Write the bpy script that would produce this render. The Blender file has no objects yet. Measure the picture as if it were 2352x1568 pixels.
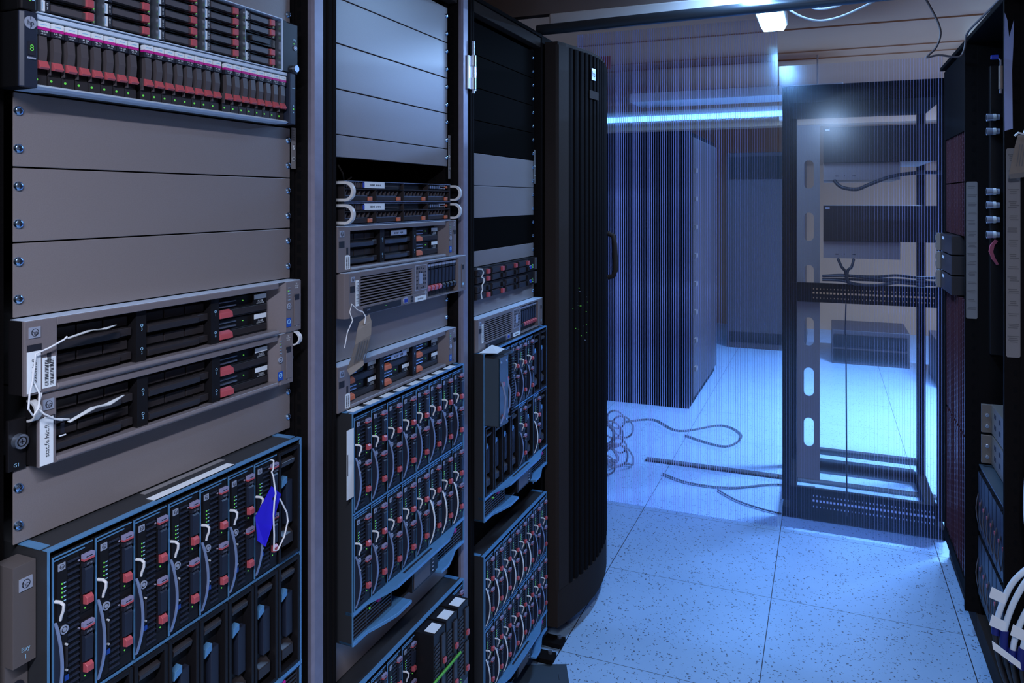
import bpy, bmesh, math, random
from math import pi, sin, cos, radians
from mathutils import Vector, Matrix
random.seed(7)
SC = bpy.context.scene
COL = SC.collection

# ---------------------------------------------------------------- camera
cam_d = bpy.data.cameras.new('camera')
cam_d.sensor_width = 36.0
cam_d.lens = 1740.0 / 2352.0 * 36.0
cam_d.shift_y = -(784 - 458) / 2352.0
cam_d.clip_start = 0.02
cam = bpy.data.objects.new('camera', cam_d)
COL.objects.link(cam)
cam.location = (0, 0, 1.46)
cam.rotation_euler = (pi / 2, 0, radians(22.5))
SC.camera = cam

# ---------------------------------------------------------------- world, lamps, exposure
w = bpy.data.worlds.new('world'); SC.world = w
w.use_nodes = True
w.node_tree.nodes['Background'].inputs[0].default_value = (0.30, 0.30, 0.34, 1)
w.node_tree.nodes['Background'].inputs[1].default_value = 0.03
SC.view_settings.view_transform = 'Standard'
SC.view_settings.look = 'None'
SC.view_settings.exposure = 0.0
SC.view_settings.gamma = 1.0
SC.view_settings.use_curve_mapping = False
SC.cycles.use_denoising = True
SC.cycles.transparent_max_bounces = 40
SC.cycles.max_bounces = 8
SC.cycles.sample_clamp_indirect = 4.0


def area(name, loc, sx, sy, power, color, rot=(0, 0, 0)):
    d = bpy.data.lights.new(name, 'AREA')
    d.shape = 'RECTANGLE'; d.size = sx; d.size_y = sy
    d.energy = power; d.color = color
    o = bpy.data.objects.new(name, d); COL.objects.link(o)
    o.location = loc; o.rotation_euler = rot
    return o


BLUE = (0.28, 0.51, 1.0)
area('aisle_lamp_light', (-0.20, 2.72, 2.150), 0.07, 1.20, 27, BLUE)
area('aisle_lamp_uplight', (-0.20, 2.72, 2.235), 0.09, 1.20, 3.5, (0.30, 0.36, 1.0), (pi, 0, 0))
area('entrance_lamp_light', (0.05, -0.45, 2.150), 0.07, 1.20, 50, (0.74, 0.78, 1.0))
area('unseen_rear_light', (1.40, 5.30, 2.29), 1.20, 0.10, 380, BLUE)  # unseen source, kept out of view to brighten the far floor
area('rear_strip_light', (-1.0, 6.60, 2.145), 1.75, 0.06, 22, (0.14, 0.42, 1.0))


# ---------------------------------------------------------------- materials
def mat(name, base=(0.5, 0.5, 0.5), rough=0.5, metal=0.0, spec=0.5, emit=None, es=0.0, noise=0.0, nscale=400.0, bump=0.0):
    m = bpy.data.materials.new(name); m.use_nodes = True
    nt = m.node_tree; b = nt.nodes['Principled BSDF']
    b.inputs['Base Color'].default_value = (*base, 1)
    b.inputs['Roughness'].default_value = rough
    b.inputs['Metallic'].default_value = metal
    b.inputs['Specular IOR Level'].default_value = spec
    if emit:
        b.inputs['Emission Color'].default_value = (*emit, 1)
        b.inputs['Emission Strength'].default_value = es
    if noise or bump:
        tc = nt.nodes.new('ShaderNodeTexCoord')
        n = nt.nodes.new('ShaderNodeTexNoise')
        n.inputs['Scale'].default_value = nscale; n.inputs['Detail'].default_value = 3
        nt.links.new(tc.outputs['Object'], n.inputs['Vector'])
        if noise:
            mx = nt.nodes.new('ShaderNodeMix'); mx.data_type = 'RGBA'
            mx.inputs[6].default_value = (*[c * (1 - noise) for c in base], 1)
            mx.inputs[7].default_value = (*[min(1, c * (1 + noise)) for c in base], 1)
            nt.links.new(n.outputs['Fac'], mx.inputs[0])
            nt.links.new(mx.outputs[2], b.inputs['Base Color'])
        if bump:
            bp = nt.nodes.new('ShaderNodeBump')
            bp.inputs['Strength'].default_value = bump; bp.inputs['Distance'].default_value = 0.001
            nt.links.new(n.outputs['Fac'], bp.inputs['Height'])
            nt.links.new(bp.outputs['Normal'], b.inputs['Normal'])
    return m


M = {}
M['panel'] = mat('grey_painted_steel', (0.228, 0.198, 0.192), 0.33, 0.0, 0.5, noise=0.12, nscale=700, bump=0.12)
M['panelblack'] = mat('black_painted_steel', (0.0040, 0.0035, 0.0032), 0.7, spec=0.01, noise=0.15, nscale=500)
M['frame'] = mat('rack_frame_black', (0.010, 0.0088, 0.0088), 0.7, spec=0.02, noise=0.2, nscale=300, bump=0.15)
M['frame2'] = mat('rack_frame_charcoal', (0.034, 0.026, 0.022), 0.6, spec=0.03, noise=0.15, nscale=300, bump=0.1)
M['void'] = mat('matte_black', (0.004, 0.004, 0.0045), 0.8, spec=0.1)
M['alu'] = mat('aluminium_strip', (0.27, 0.255, 0.32), 0.42, 0.3, noise=0.15, nscale=60)
M['steel'] = mat('bright_steel', (0.60, 0.70, 0.85), 0.28, 0.9)
M['screw'] = mat('zinc_screw', (0.42, 0.66, 0.95), 0.22, 1.0)
M['bezel'] = mat('server_grey_plastic', (0.195, 0.168, 0.170), 0.38, noise=0.08, nscale=500)
M['bezelblue'] = mat('server_carbon_plastic', (0.020, 0.026, 0.045), 0.38, spec=0.4)
M['dark'] = mat('dark_plastic', (0.010, 0.009, 0.010), 0.4, spec=0.3)
M['dark2'] = mat('charcoal_plastic', (0.032, 0.027, 0.028), 0.35, spec=0.4)
M['carrier'] = mat('drive_carrier_grey', (0.085, 0.072, 0.075), 0.36)
M['pink'] = mat('port_red_latch', (0.52, 0.095, 0.11), 0.28)
M['orange'] = mat('orange_red_latch', (0.65, 0.17, 0.08), 0.4)
M['magenta'] = mat('magenta_print', (0.62, 0.01, 0.28), 0.5)
M['white'] = mat('white_paper', (0.86, 0.90, 0.90), 0.6)
M['paper'] = mat('manila_paper', (0.27, 0.225, 0.185), 0.7, noise=0.1, nscale=80)
M['greylabel'] = mat('grey_label', (0.24, 0.225, 0.22), 0.6)
M['greytext'] = mat('grey_print', (0.13, 0.125, 0.125), 0.6)
M['ink'] = mat('black_ink', (0.012, 0.012, 0.02), 0.6)
M['cyantxt'] = mat('pale_blue_print', (0.35, 0.65, 0.85), 0.5)
M['badge'] = mat('silver_badge', (0.50, 0.55, 0.66), 0.35, 0.4)
M['chassis'] = mat('blue_grey_steel', (0.14, 0.36, 0.62), 0.32, 0.35, noise=0.12, nscale=90)
M['chassisdark'] = mat('enclosure_side', (0.036, 0.037, 0.040), 0.45, 0.2)
M['lever'] = mat('lever_metal', (0.30, 0.39, 0.60), 0.3, 0.4)
M['knob'] = mat('ivory_knob', (0.72, 0.72, 0.70), 0.4)
M['led'] = mat('green_led', (0.05, 0.4, 0.05), 0.4, emit=(0.25, 1.0, 0.12), es=0.35)
M['ledamber'] = mat('amber_led', (0.4, 0.15, 0.02), 0.4, emit=(1.0, 0.35, 0.05), es=0.6)
M['bluebadge'] = mat('blue_badge', (0.02, 0.09, 0.45), 0.35)
M['vga'] = mat('blue_port', (0.02, 0.05, 0.42), 0.4)
M['bluetag'] = mat('blue_card', (0.02, 0.01, 0.62), 0.5)
M['cord'] = mat('white_cord', (0.82, 0.84, 0.84), 0.7)
M['cable'] = mat('white_cable', (0.72, 0.80, 0.85), 0.45)
M['blackcable'] = mat('black_cable', (0.02, 0.018, 0.02), 0.5)
M['browncable'] = mat('brown_cable', (0.13, 0.10, 0.10), 0.5)
M['navy'] = mat('navy_tape', (0.01, 0.015, 0.16), 0.5)
M['redstrap'] = mat('red_strap', (0.42, 0.08, 0.12), 0.6)
M['mesh'] = mat('maroon_mesh', (0.085, 0.030, 0.040), 0.35, 0.2)
M['foil'] = mat('blue_grey_tape', (0.32, 0.40, 0.70), 0.35, 0.2)
M['ear'] = mat('ear_grey_plastic', (0.115, 0.098, 0.092), 0.45)
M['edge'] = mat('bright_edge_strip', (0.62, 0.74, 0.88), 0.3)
M['tubefar'] = mat('far_lamp_tube', (0.5, 0.7, 1.0), 0.4, emit=(0.13, 0.42, 1.0), es=2.6)
M['bulkhead'] = mat('bulkhead_grey', (0.20, 0.165, 0.155), 0.5)
M['lilac'] = mat('lilac_label', (0.30, 0.28, 0.42), 0.5)
M['module'] = mat('brown_grey_metal', (0.22, 0.19, 0.16), 0.4, 0.3)
M['pipe'] = mat('dark_pipe', (0.06, 0.075, 0.09), 0.28, 0.6)
M['lamphousing'] = mat('lamp_white_steel', (0.7, 0.7, 0.7), 0.4)
M['tube'] = mat('lamp_tube', (0.9, 0.95, 1.0), 0.4, emit=(0.42, 0.78, 1.0), es=9.0)
M['greypost'] = mat('galvanised_post', (0.20, 0.17, 0.14), 0.45, 0.0)
M['greyunit'] = mat('pale_grey_unit', (0.24, 0.19, 0.155), 0.5)
M['sheet'] = mat('steel_sheet', (0.075, 0.105, 0.13), 0.35, 0.3)
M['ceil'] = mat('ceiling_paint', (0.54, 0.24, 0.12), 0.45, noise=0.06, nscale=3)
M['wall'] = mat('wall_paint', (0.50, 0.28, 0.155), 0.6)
M['cabgrey'] = mat('far_cabinet_grey', (0.050, 0.038, 0.042), 0.5)
M['brass'] = mat('brass_port', (0.75, 0.48, 0.22), 0.35, 0.6)
M['port'] = mat('silver_port', (0.55, 0.6, 0.75), 0.35, 0.5)
M['redtrim'] = mat('orange_tape', (0.8, 0.16, 0.04), 0.5)


def floor_material():
    m = bpy.data.materials.new('speckled_floor_tile'); m.use_nodes = True
    nt = m.node_tree; N = nt.nodes; L = nt.links
    b = N['Principled BSDF']
    tc = N.new('ShaderNodeTexCoord'); sep = N.new('ShaderNodeSeparateXYZ')
    L.new(tc.outputs['Object'], sep.inputs[0])

    def math_(op, a, bb=None):
        n = N.new('ShaderNodeMath'); n.operation = op
        for i, x in enumerate((a, bb)):
            if x is None: continue
            if isinstance(x, (int, float)): n.inputs[i].default_value = x
            else: L.new(x, n.inputs[i])
        return n.outputs[0]

    def line(out, off, pitch, half):
        f = math_('FRACT', math_('DIVIDE', math_('ADD', out, 100 * pitch - off), pitch))
        dd = math_('MINIMUM', f, math_('SUBTRACT', 1.0, f))
        return math_('LESS_THAN', dd, half / pitch)
    lx = line(sep.outputs['X'], -0.795, 0.610, 0.0014)
    ly = line(sep.outputs['Y'], 2.930, 0.604, 0.0010)
    grid = math_('MAXIMUM', lx, ly)
    # specks: small warped voronoi chips
    nz = N.new('ShaderNodeTexNoise'); nz.inputs['Scale'].default_value = 60; nz.inputs['Detail'].default_value = 2
    L.new(tc.outputs['Object'], nz.inputs['Vector'])
    mixv = N.new('ShaderNodeMix'); mixv.data_type = 'VECTOR'; mixv.inputs[0].default_value = 0.020
    L.new(tc.outputs['Object'], mixv.inputs[4]); L.new(nz.outputs['Color'], mixv.inputs[5])
    vo = N.new('ShaderNodeTexVoronoi'); vo.inputs['Scale'].default_value = 112
    L.new(mixv.outputs[1], vo.inputs['Vector'])
    sepc = N.new('ShaderNodeSeparateColor'); L.new(vo.outputs['Color'], sepc.inputs[0])
    rad = math_('MULTIPLY', sepc.outputs[0], 0.40)
    chip = math_('MULTIPLY', math_('LESS_THAN', vo.outputs['Distance'], rad), math_('GREATER_THAN', sepc.outputs[1], 0.32))
    n2 = N.new('ShaderNodeTexNoise'); n2.inputs['Scale'].default_value = 5; n2.inputs['Detail'].default_value = 4
    L.new(tc.outputs['Object'], n2.inputs['Vector'])
    base = N.new('ShaderNodeMix'); base.data_type = 'RGBA'
    base.inputs[6].default_value = (0.31, 0.50, 0.72, 1); base.inputs[7].default_value = (0.40, 0.60, 0.82, 1)
    L.new(n2.outputs['Fac'], base.inputs[0])
    m1 = N.new('ShaderNodeMix'); m1.data_type = 'RGBA'; m1.inputs[7].default_value = (0.07, 0.08, 0.12, 1)
    L.new(base.outputs[2], m1.inputs[6])
    L.new(math_('MULTIPLY', chip, 0.85), m1.inputs[0])
    m2 = N.new('ShaderNodeMix'); m2.data_type = 'RGBA'; m2.inputs[7].default_value = (0.03, 0.025, 0.03, 1)
    L.new(m1.outputs[2], m2.inputs[6]); L.new(grid, m2.inputs[0])
    L.new(m2.outputs[2], b.inputs['Base Color'])
    b.inputs['Roughness'].default_value = 0.30
    return m


M['floor'] = floor_material()


def sheet_material(name, clear, blur, haze, gloss):
    m = bpy.data.materials.new(name); m.use_nodes = True
    nt = m.node_tree; N = nt.nodes; L = nt.links
    N.remove(N['Principled BSDF']); out = N['Material Output']
    tr = N.new('ShaderNodeBsdfTransparent'); tr.inputs[0].default_value = (0.94, 0.95, 1, 1)
    rf = N.new('ShaderNodeBsdfRefraction'); rf.inputs['IOR'].default_value = 1.06; rf.inputs['Roughness'].default_value = 0.35
    df = N.new('ShaderNodeBsdfDiffuse'); df.inputs[0].default_value = (0.66, 0.62, 0.88, 1)
    tl = N.new('ShaderNodeBsdfTranslucent'); tl.inputs[0].default_value = (0.66, 0.62, 0.88, 1)
    gl = N.new('ShaderNodeBsdfGlossy'); gl.inputs['Roughness'].default_value = 0.16; gl.inputs['Color'].default_value = (0.55, 0.8, 1, 1)
    acc = tr.outputs[0]; tot = clear
    for sh, wgt in ((rf, blur), (df, haze / 2), (tl, haze / 2), (gl, gloss)):
        if wgt <= 0: continue
        mx = N.new('ShaderNodeMixShader'); tot += wgt
        mx.inputs[0].default_value = wgt / tot
        L.new(acc, mx.inputs[1]); L.new(sh.outputs[0], mx.inputs[2]); acc = mx.outputs[0]
    L.new(acc, out.inputs[0])
    return m


M['polyskin'] = sheet_material('polycarbonate_skin', 0.88, 0.09, 0.004, 0.028)
M['polyrib'] = sheet_material('polycarbonate_rib', 0.25, 0.0, 0.65, 0.10)

# ---------------------------------------------------------------- mesh builder
_TXT = {}


def text_geo(s):
    if s not in _TXT:
        c = bpy.data.curves.new('t', 'FONT'); c.body = s; c.size = 1.0
        c.align_x = 'CENTER'; c.align_y = 'CENTER'; c.resolution_u = 2
        o = bpy.data.objects.new('t', c); COL.objects.link(o)
        dg = bpy.context.evaluated_depsgraph_get()
        me = bpy.data.meshes.new_from_object(o.evaluated_get(dg))
        _TXT[s] = ([tuple(v.co) for v in me.vertices], [tuple(p.vertices) for p in me.polygons])
        bpy.data.objects.remove(o); bpy.data.meshes.remove(me); bpy.data.curves.remove(c)
    return _TXT[s]


class MB:
    def __init__(self, m='dark'):
        self.v = []; self.f = []; self.mi = []; self.mats = []; self.m(m)

    def m(self, name):
        if name not in self.mats: self.mats.append(name)
        self.cur = self.mats.index(name); return self

    def add(self, vs, fs):
        n = len(self.v); self.v += [tuple(p) for p in vs]
        for f in fs:
            self.f.append(tuple(i + n for i in f)); self.mi.append(self.cur)
        return self

    def box(self, x0, x1, y0, y1, z0, z1):
        vs = [(x, y, z) for x in (x0, x1) for y in (y0, y1) for z in (z0, z1)]
        return self.add(vs, [(0, 1, 3, 2), (4, 6, 7, 5), (0, 4, 5, 1), (2, 3, 7, 6), (0, 2, 6, 4), (1, 5, 7, 3)])

    def prism(self, poly, axis, a, b):
        def P(u, v, t):
            return {'x': (t, u, v), 'y': (u, t, v), 'z': (u, v, t)}[axis]
        n = len(poly)
        vs = [P(u, v, a) for u, v in poly] + [P(u, v, b) for u, v in poly]
        fs = [tuple(range(n)), tuple(range(2 * n - 1, n - 1, -1))]
        fs += [(i, (i + 1) % n, n + (i + 1) % n, n + i) for i in range(n)]
        return self.add(vs, fs)

    def tube(self, pts, r, n=10, r2=None):
        pts = [Vector(p) for p in pts]; k = len(pts); vs = []; fs = []
        up = None
        for i, p in enumerate(pts):
            t = (pts[min(i + 1, k - 1)] - pts[max(i - 1, 0)]).normalized()
            if up is None:
                up = Vector((0, 0, 1)) if abs(t.z) < 0.9 else Vector((1, 0, 0))
            a = t.cross(up)
            if a.length < 1e-6: a = t.orthogonal()
            a.normalize(); b = a.cross(t).normalized(); up = b
            rr = r if r2 is None else r + (r2 - r) * i / (k - 1)
            for j in range(n):
                g = 2 * pi * j / n
                vs.append(p + a * (rr * cos(g)) + b * (rr * sin(g)))
        for i in range(k - 1):
            for j in range(n):
                fs.append((i * n + j, i * n + (j + 1) % n, (i + 1) * n + (j + 1) % n, (i + 1) * n + j))
        fs += [tuple(range(n - 1, -1, -1)), tuple(range((k - 1) * n, k * n))]
        return self.add(vs, fs)

    def cylx(self, x0, x1, y, z, r, n=20, r1=None):
        return self.tube([(x0, y, z), (x1, y, z)], r, n, r1)

    def ringx(self, x0, x1, y, z, r, ri, n=20):
        vs = []
        for x in (x0, x1):
            for rr in (ri, r):
                for j in range(n):
                    g = 2 * pi * j / n; vs.append((x, y + rr * cos(g), z + rr * sin(g)))
        fs = []
        for j in range(n):
            k = (j + 1) % n
            fs += [(j, k, n + k, n + j), (2 * n + j, 3 * n + j, 3 * n + k, 2 * n + k), (n + j, n + k, 3 * n + k, 3 * n + j), (j, 2 * n + j, 2 * n + k, k)]
        return self.add(vs, fs)

    def marks(self, x, y, z, w_, h_, n, seed):
        """print too small to read: a row of little strokes"""
        r = random.Random(seed)
        for q in range(n):
            a = y - w_ / 2 + w_ * q / n
            if q == n // 2: continue
            g = r.choice((0, 0.3, 0.5))
            self.box(x - 0.0002, x, a, a + w_ / n * 0.55, z - h_ / 2 + h_ * 0.5 * g * (q % 2), z + h_ / 2 - h_ * 0.4 * g)
        return self

    def text(self, s, size, x, y, z, vert=False, sx=1.0):
        vs, fs = text_geo(s)
        if vert: vs = [(x, y - b * size, z + a * size * sx) for a, b, c in vs]
        else: vs = [(x, y + a * size * sx, z + b * size) for a, b, c in vs]
        return self.add(vs, fs)

    def mesh(self, name, smooth=False):
        me = bpy.data.meshes.new(name)
        me.from_pydata(self.v, [], self.f)
        for n in self.mats: me.materials.append(M[n])
        me.polygons.foreach_set('material_index', self.mi)
        bm = bmesh.new(); bm.from_mesh(me)
        bmesh.ops.recalc_face_normals(bm, faces=bm.faces)
        bm.to_mesh(me); bm.free()
        if smooth:
            me.polygons.foreach_set('use_smooth', [True] * len(me.polygons))
            me.set_sharp_from_angle(angle=radians(38))
        me.update()
        return me


MESH = {}


def link(name, me, parent=None, loc=(0, 0, 0), rot=(0, 0, 0), bevel=0):
    o = bpy.data.objects.new(name, me); COL.objects.link(o)
    o.location = loc; o.rotation_euler = rot
    if parent is not None: o.parent = parent
    if bevel:
        b = o.modifiers.new('bevel', 'BEVEL'); b.width = bevel; b.segments = 2
        b.limit_method = 'ANGLE'; b.angle_limit = radians(50)
    return o


def part(name, fn, parent, loc=(0, 0, 0), key=None, rot=(0, 0, 0), bevel=0, smooth=False, label=None):
    """fn() returns an MB; with a key its mesh is shared by every copy"""
    if key is None or key not in MESH:
        me = fn().mesh(name, smooth)
        if key: MESH[key] = me
    else: me = MESH[key]
    o = link(name, me, parent, loc, rot, bevel)
    if label: o['label'] = label
    return o


def thing(name, label, cat, loc=(0, 0, 0), rz=0.0, group=None, rot=None):
    o = bpy.data.objects.new(name, None); COL.objects.link(o)
    o.empty_display_size = 0.02
    o.location = loc; o.rotation_euler = rot or (0, 0, rz)
    o['label'] = label; o['category'] = cat
    if group: o['group'] = group
    return o


def single(name, mb, label, cat, loc=(0, 0, 0), rz=0.0, group=None, bevel=0, smooth=False, rot=None):
    o = link(name, mb.mesh(name, smooth), None, loc, rot or (0, 0, rz), bevel)
    o['label'] = label; o['category'] = cat
    if group: o['group'] = group
    return o


def struct(name, mb, bevel=0):
    o = link(name, mb.mesh(name), None, bevel=bevel); o['kind'] = 'structure'
    return o


ORD = ['first', 'second', 'third', 'fourth', 'fifth', 'sixth', 'seventh', 'eighth']
Uh = 0.04445
PX = -0.88                       # plane of the left row's mounting rails
RACKW = 0.607
YR = [1.095, 1.7015, 2.309]      # right ends of the 19-inch openings
YL = [y - 0.50 for y in YR]


def zU(k): return 1.498 + k * Uh


# ---------------------------------------------------------------- setting
struct('floor', MB('floor').box(-3.2, 3.2, -2.2, 9.2, -0.05, 0.0))
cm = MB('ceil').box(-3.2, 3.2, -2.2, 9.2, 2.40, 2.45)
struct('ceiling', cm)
k = 0
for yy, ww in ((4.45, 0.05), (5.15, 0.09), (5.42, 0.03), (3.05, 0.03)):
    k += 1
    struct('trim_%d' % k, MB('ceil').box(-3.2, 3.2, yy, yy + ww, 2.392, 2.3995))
struct('trim_5', MB('lamphousing').box(-0.86, 0.02, 2.400, 2.450, 2.045, 2.085), bevel=0.006)  # made-up pale rail, added to catch lamp light as a streak above the pipe
struct('trim_6', MB('bulkhead').box(-3.2, 3.2, 2.405, 2.445, 2.085, 2.40))
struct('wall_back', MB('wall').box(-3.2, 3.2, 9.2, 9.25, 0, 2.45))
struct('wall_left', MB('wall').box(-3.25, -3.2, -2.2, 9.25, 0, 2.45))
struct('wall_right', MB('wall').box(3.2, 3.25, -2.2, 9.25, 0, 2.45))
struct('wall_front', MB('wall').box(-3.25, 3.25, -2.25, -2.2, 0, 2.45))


# corrugated polycarbonate partition across the end of the aisle
def poly_sheet(w_, h_, pitch=0.0104, t=0.016):
    b = MB('polyskin')
    for y in (0.0, t):
        b.add([(0, y, 0), (w_, y, 0), (w_, y, h_), (0, y, h_)], [(0, 1, 2, 3)])
    b.m('polyrib')
    n = int(w_ / pitch)
    for i in range(n + 1):
        x = min(w_, i * pitch)
        b.add([(x, 0, 0), (x, t, 0), (x, t, h_), (x, 0, h_)], [(0, 1, 2, 3)])
    return b


single('partition_sheet', poly_sheet(0.93, 2.27), 'tall ribbed clear plastic partition sheet standing beside the curved rack door', 'partition', (-1.128, 3.565, 0.001))
single('partition_sheet', poly_sheet(0.64, 2.05, 0.0104, 0.009), 'lower ribbed clear plastic partition sheet standing before the open black rack', 'partition', (-0.192, 3.565, 0.001))


# ---------------------------------------------------------------- left row racks
def make_rack(i, y0, label, edge=True):
    """y0 = left outer side of the rack along the aisle; opening 0.085..0.585"""
    t = thing('rack_cabinet', label, 'server rack', (PX, y0, 0))
    part('side_panel', lambda: MB('frame').box(-0.95, -0.03, 0.0, 0.004, 0.06, 1.99), t, key='rside')
    part('side_panel', lambda: MB('frame').box(-0.95, -0.03, 0.6027, 0.606, 0.06, 1.99), t, key='rside2')
    part('rear_panel', lambda: MB('void').box(-0.95, -0.945, 0.004, 0.603, 0.06, 1.99), t, key='rrear')
    part('roof', lambda: MB('frame').box(-0.95, 0.022, 0.0, 0.606, 1.99, 2.0), t, key='rroof')
    part('plinth', lambda: MB('frame').box(-0.95, 0.0, 0.0, 0.606, 0.03, 0.06), t, key='rplinth')

    def lp():
        b = MB('frame')
        b.prism([(-0.03, 0.041), (0.024, 0.041), (0.024, 0.050), (0.020, 0.052), (0.027, 0.054), (0.027, 0.064), (0.021, 0.066), (0.026, 0.069), (0.026, 0.078), (0.020, 0.0785), (0.020, 0.0798), (-0.03, 0.0798)], 'z', 0.06, 1.99)
        return b
    if i == 0:
        part('door_post', lambda: MB('frame').box(-0.03, 0.020, 0.041, 0.054, 0.06, 1.99).box(-0.03, -0.020, 0.054, 0.0798, 0.06, 1.99), t)
    else:
        part('door_post', lp, t, key='rlp')
    part('edge_strip', lambda: MB('alu').prism([(0.017, 0.0045), (0.024, 0.0045), (0.028, 0.010), (0.028, 0.034), (0.024, 0.0405), (0.017, 0.0405)], 'z', 0.035, 1.988), t, key='redge', label='pale aluminium edge strip')

    def slotted():
        b = MB('frame').box(-0.03, 0.0168, 0.0045, 0.0405, 0.06, 1.988)
        b.m('void')
        for q in range(84):
            z = 0.075 + q * Uh / 2
            b.box(-0.006, 0.002, 0.0040, 0.0046, z, z + 0.014)
        return b
    part('slotted_side', slotted, t, key='rslot')

    def rail():
        b = MB('frame').box(-0.06, -0.006, 0.588, 0.6025, 0.06, 1.99)
        b.box(-0.012, -0.006, 0.580, 0.588, 0.06, 1.99)
        b.m('void')
        for q in range(84):
            z = 0.085 + q * Uh / 2
            b.box(-0.0062, -0.0056, 0.5905, 0.5965, z, z + 0.009)
            b.box(-0.046, -0.036, 0.5874, 0.5882, z, z + 0.012)
        return b
    part('mounting_rail', rail, t, key='rrail')

    def railL():
        return MB('frame').box(-0.06, -0.016, 0.080, 0.086, 0.06, 1.99)
    part('mounting_rail', railL, t, key='rrailL')
    part('top_rail', lambda: MB('frame2').box(-0.01, 0.018, 0.083, 0.6025, 1.957, 1.989), t, key='rtop', bevel=0.002)
    part('foot', lambda: MB('steel').tube([(-0.06, 0.05, 0.0005), (-0.06, 0.05, 0.012)], 0.022, 16).tube([(-0.06, 0.05, 0.012), (-0.06, 0.05, 0.03)], 0.007, 10), t, key='rfoot')
    part('foot', lambda: MB('steel'), t, key='rfoot', loc=(0, 0.50, 0))
    return t


make_rack(0, YL[0] - 0.085, 'black server rack nearest the camera at the left edge')
make_rack(1, YL[1] - 0.085, 'middle black server rack with bright blank panels at its top')
R3 = make_rack(2, YL[2] - 0.085, 'farther open black server rack with black blank panels, beside the curved door')


def hinge():
    b = MB('steel').box(0.029, 0.034, -0.012, 0.010, 0.0, 0.085)
    b.box(0.029, 0.033, 0.012, 0.036, 0.0, 0.088)
    b.tube([(0.036, 0.011, -0.010), (0.036, 0.011, 0.125)], 0.0045, 12)
    b.tube([(0.036, 0.011, 0.0), (0.036, 0.011, 0.03)], 0.008, 12).tube([(0.036, 0.011, 0.06), (0.036, 0.011, 0.088)], 0.008, 12)
    return b


part('hinge', hinge, R3, (0.0, 0.040, 1.745), smooth=True, label='bright steel hinge')


# ---------------------------------------------------------------- screws and blank panels
def screw_mb():
    b = MB('screw')
    pts = [(0.0, 0.0056), (0.0012, 0.0056), (0.0028, 0.0047), (0.0040, 0.0030), (0.0044, 0.0012)]
    for (x0, r0), (x1, r1) in zip(pts, pts[1:]):
        b.cylx(x0, x1, 0, 0, r0, 18, r1)
    b.m('ink').box(0.0036, 0.00455, -0.0026, 0.0026, -0.0005, 0.0005).box(0.0036, 0.00455, -0.0005, 0.0005, -0.0026, 0.0026)
    return b


def screw(parent, x, y, z):
    return part('screw', screw_mb, parent, (x, y, z), key='screw', rot=(random.uniform(0, 1.5), 0, 0), smooth=True)


def blank(rack, k, n, label, m='panel', tilt=0.0):
    t = thing('blank_panel', label, 'blank panel', (PX, YL[rack], zU(k)))
    h = n * Uh

    def f():
        b = MB(m).box(-0.0025, 0.0, 0.002, 0.498, 0.0009, h - 0.0009)
        b.box(-0.013, -0.0025, 0.03, 0.47, h - 0.0035, h - 0.0012).box(-0.013, -0.0025, 0.03, 0.47, 0.0012, 0.0035)
        return b
    part('plate', f, t, key='plate%s%d' % (m, n), bevel=0.0008)
    for q in range(n):
        for y in (0.0075, 0.4925):
            screw(t, 0.0, y, (q + 0.5) * Uh)
    return t


near = 'in the nearest rack'
mid = 'in the middle rack'
far_ = 'in the farther open rack'
blank(0, 6, 2, 'grey blank panel at the very top of the nearest rack, above the drive shelves')
blank(0, 0, 2, 'grey blank panel directly under the white-edged drive shelf ' + near)
blank(0, -2, 2, 'grey blank panel between two other grey panels ' + near)
blank(0, -4, 2, 'grey blank panel directly above the upper server with a paper tag ' + near)
blank(0, -10, 2, 'half shadowed grey blank panel between lower server and blade enclosure ' + near)
blank(1, 8, 2, 'topmost bright blue-grey blank panel, under the roof of the middle rack')
blank(1, 6, 2, 'second bright blue-grey blank panel from the top ' + mid)
blank(1, 4, 2, 'third bright blue-grey blank panel from the top ' + mid)
blank(1, 2, 2, 'fourth bright blue-grey blank panel from the top ' + mid)
blank(1, 1, 1, 'narrow blue-grey blank panel above the dark open gap ' + mid)
blank(1, -8, 2, 'shadowed blank panel behind the hanging manila tag ' + mid)
blank(1, -22, 2, 'dark blank panel between the two blade enclosures ' + mid)
for q, k in enumerate((8, 6, 4, 2)):
    blank(2, k, 2, ['topmost', 'second', 'third', 'fourth'][q] + ' black blank panel from the top ' + far_, 'panelblack')
blank(2, 0, 2, 'upper one of two adjoining grey blank panels ' + far_)
blank(2, -2, 2, 'lower one of two adjoining grey blank panels ' + far_)
blank(2, -4, 2, 'single black blank panel between grey ones ' + far_, 'panelblack')
blank(2, -5, 1, 'narrow grey blank panel directly above the two slim servers ' + far_)
blank(2, -8, 1, 'narrow grey blank panel directly below the two slim servers ' + far_)
blank(2, -22, 2, 'black blank panel between the two blade enclosures ' + far_, 'panelblack')


# ---------------------------------------------------------------- small shared pieces
def logo_square(parent, x, y, z, s, name='logo_badge'):
    def f():
        b = MB('badge').box(0, 0.0012, -s * 0.55, s * 0.55, -s * 0.5, s * 0.5)
        b.m('ink').ringx(0.0012, 0.0014, 0, 0, s * 0.36, s * 0.31, 18).text('hp', s * 0.62, 0.0014, 0, -s * 0.03)
        return b
    return part(name, f, parent, (x, y, z), key='logo%.4f' % s)


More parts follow.
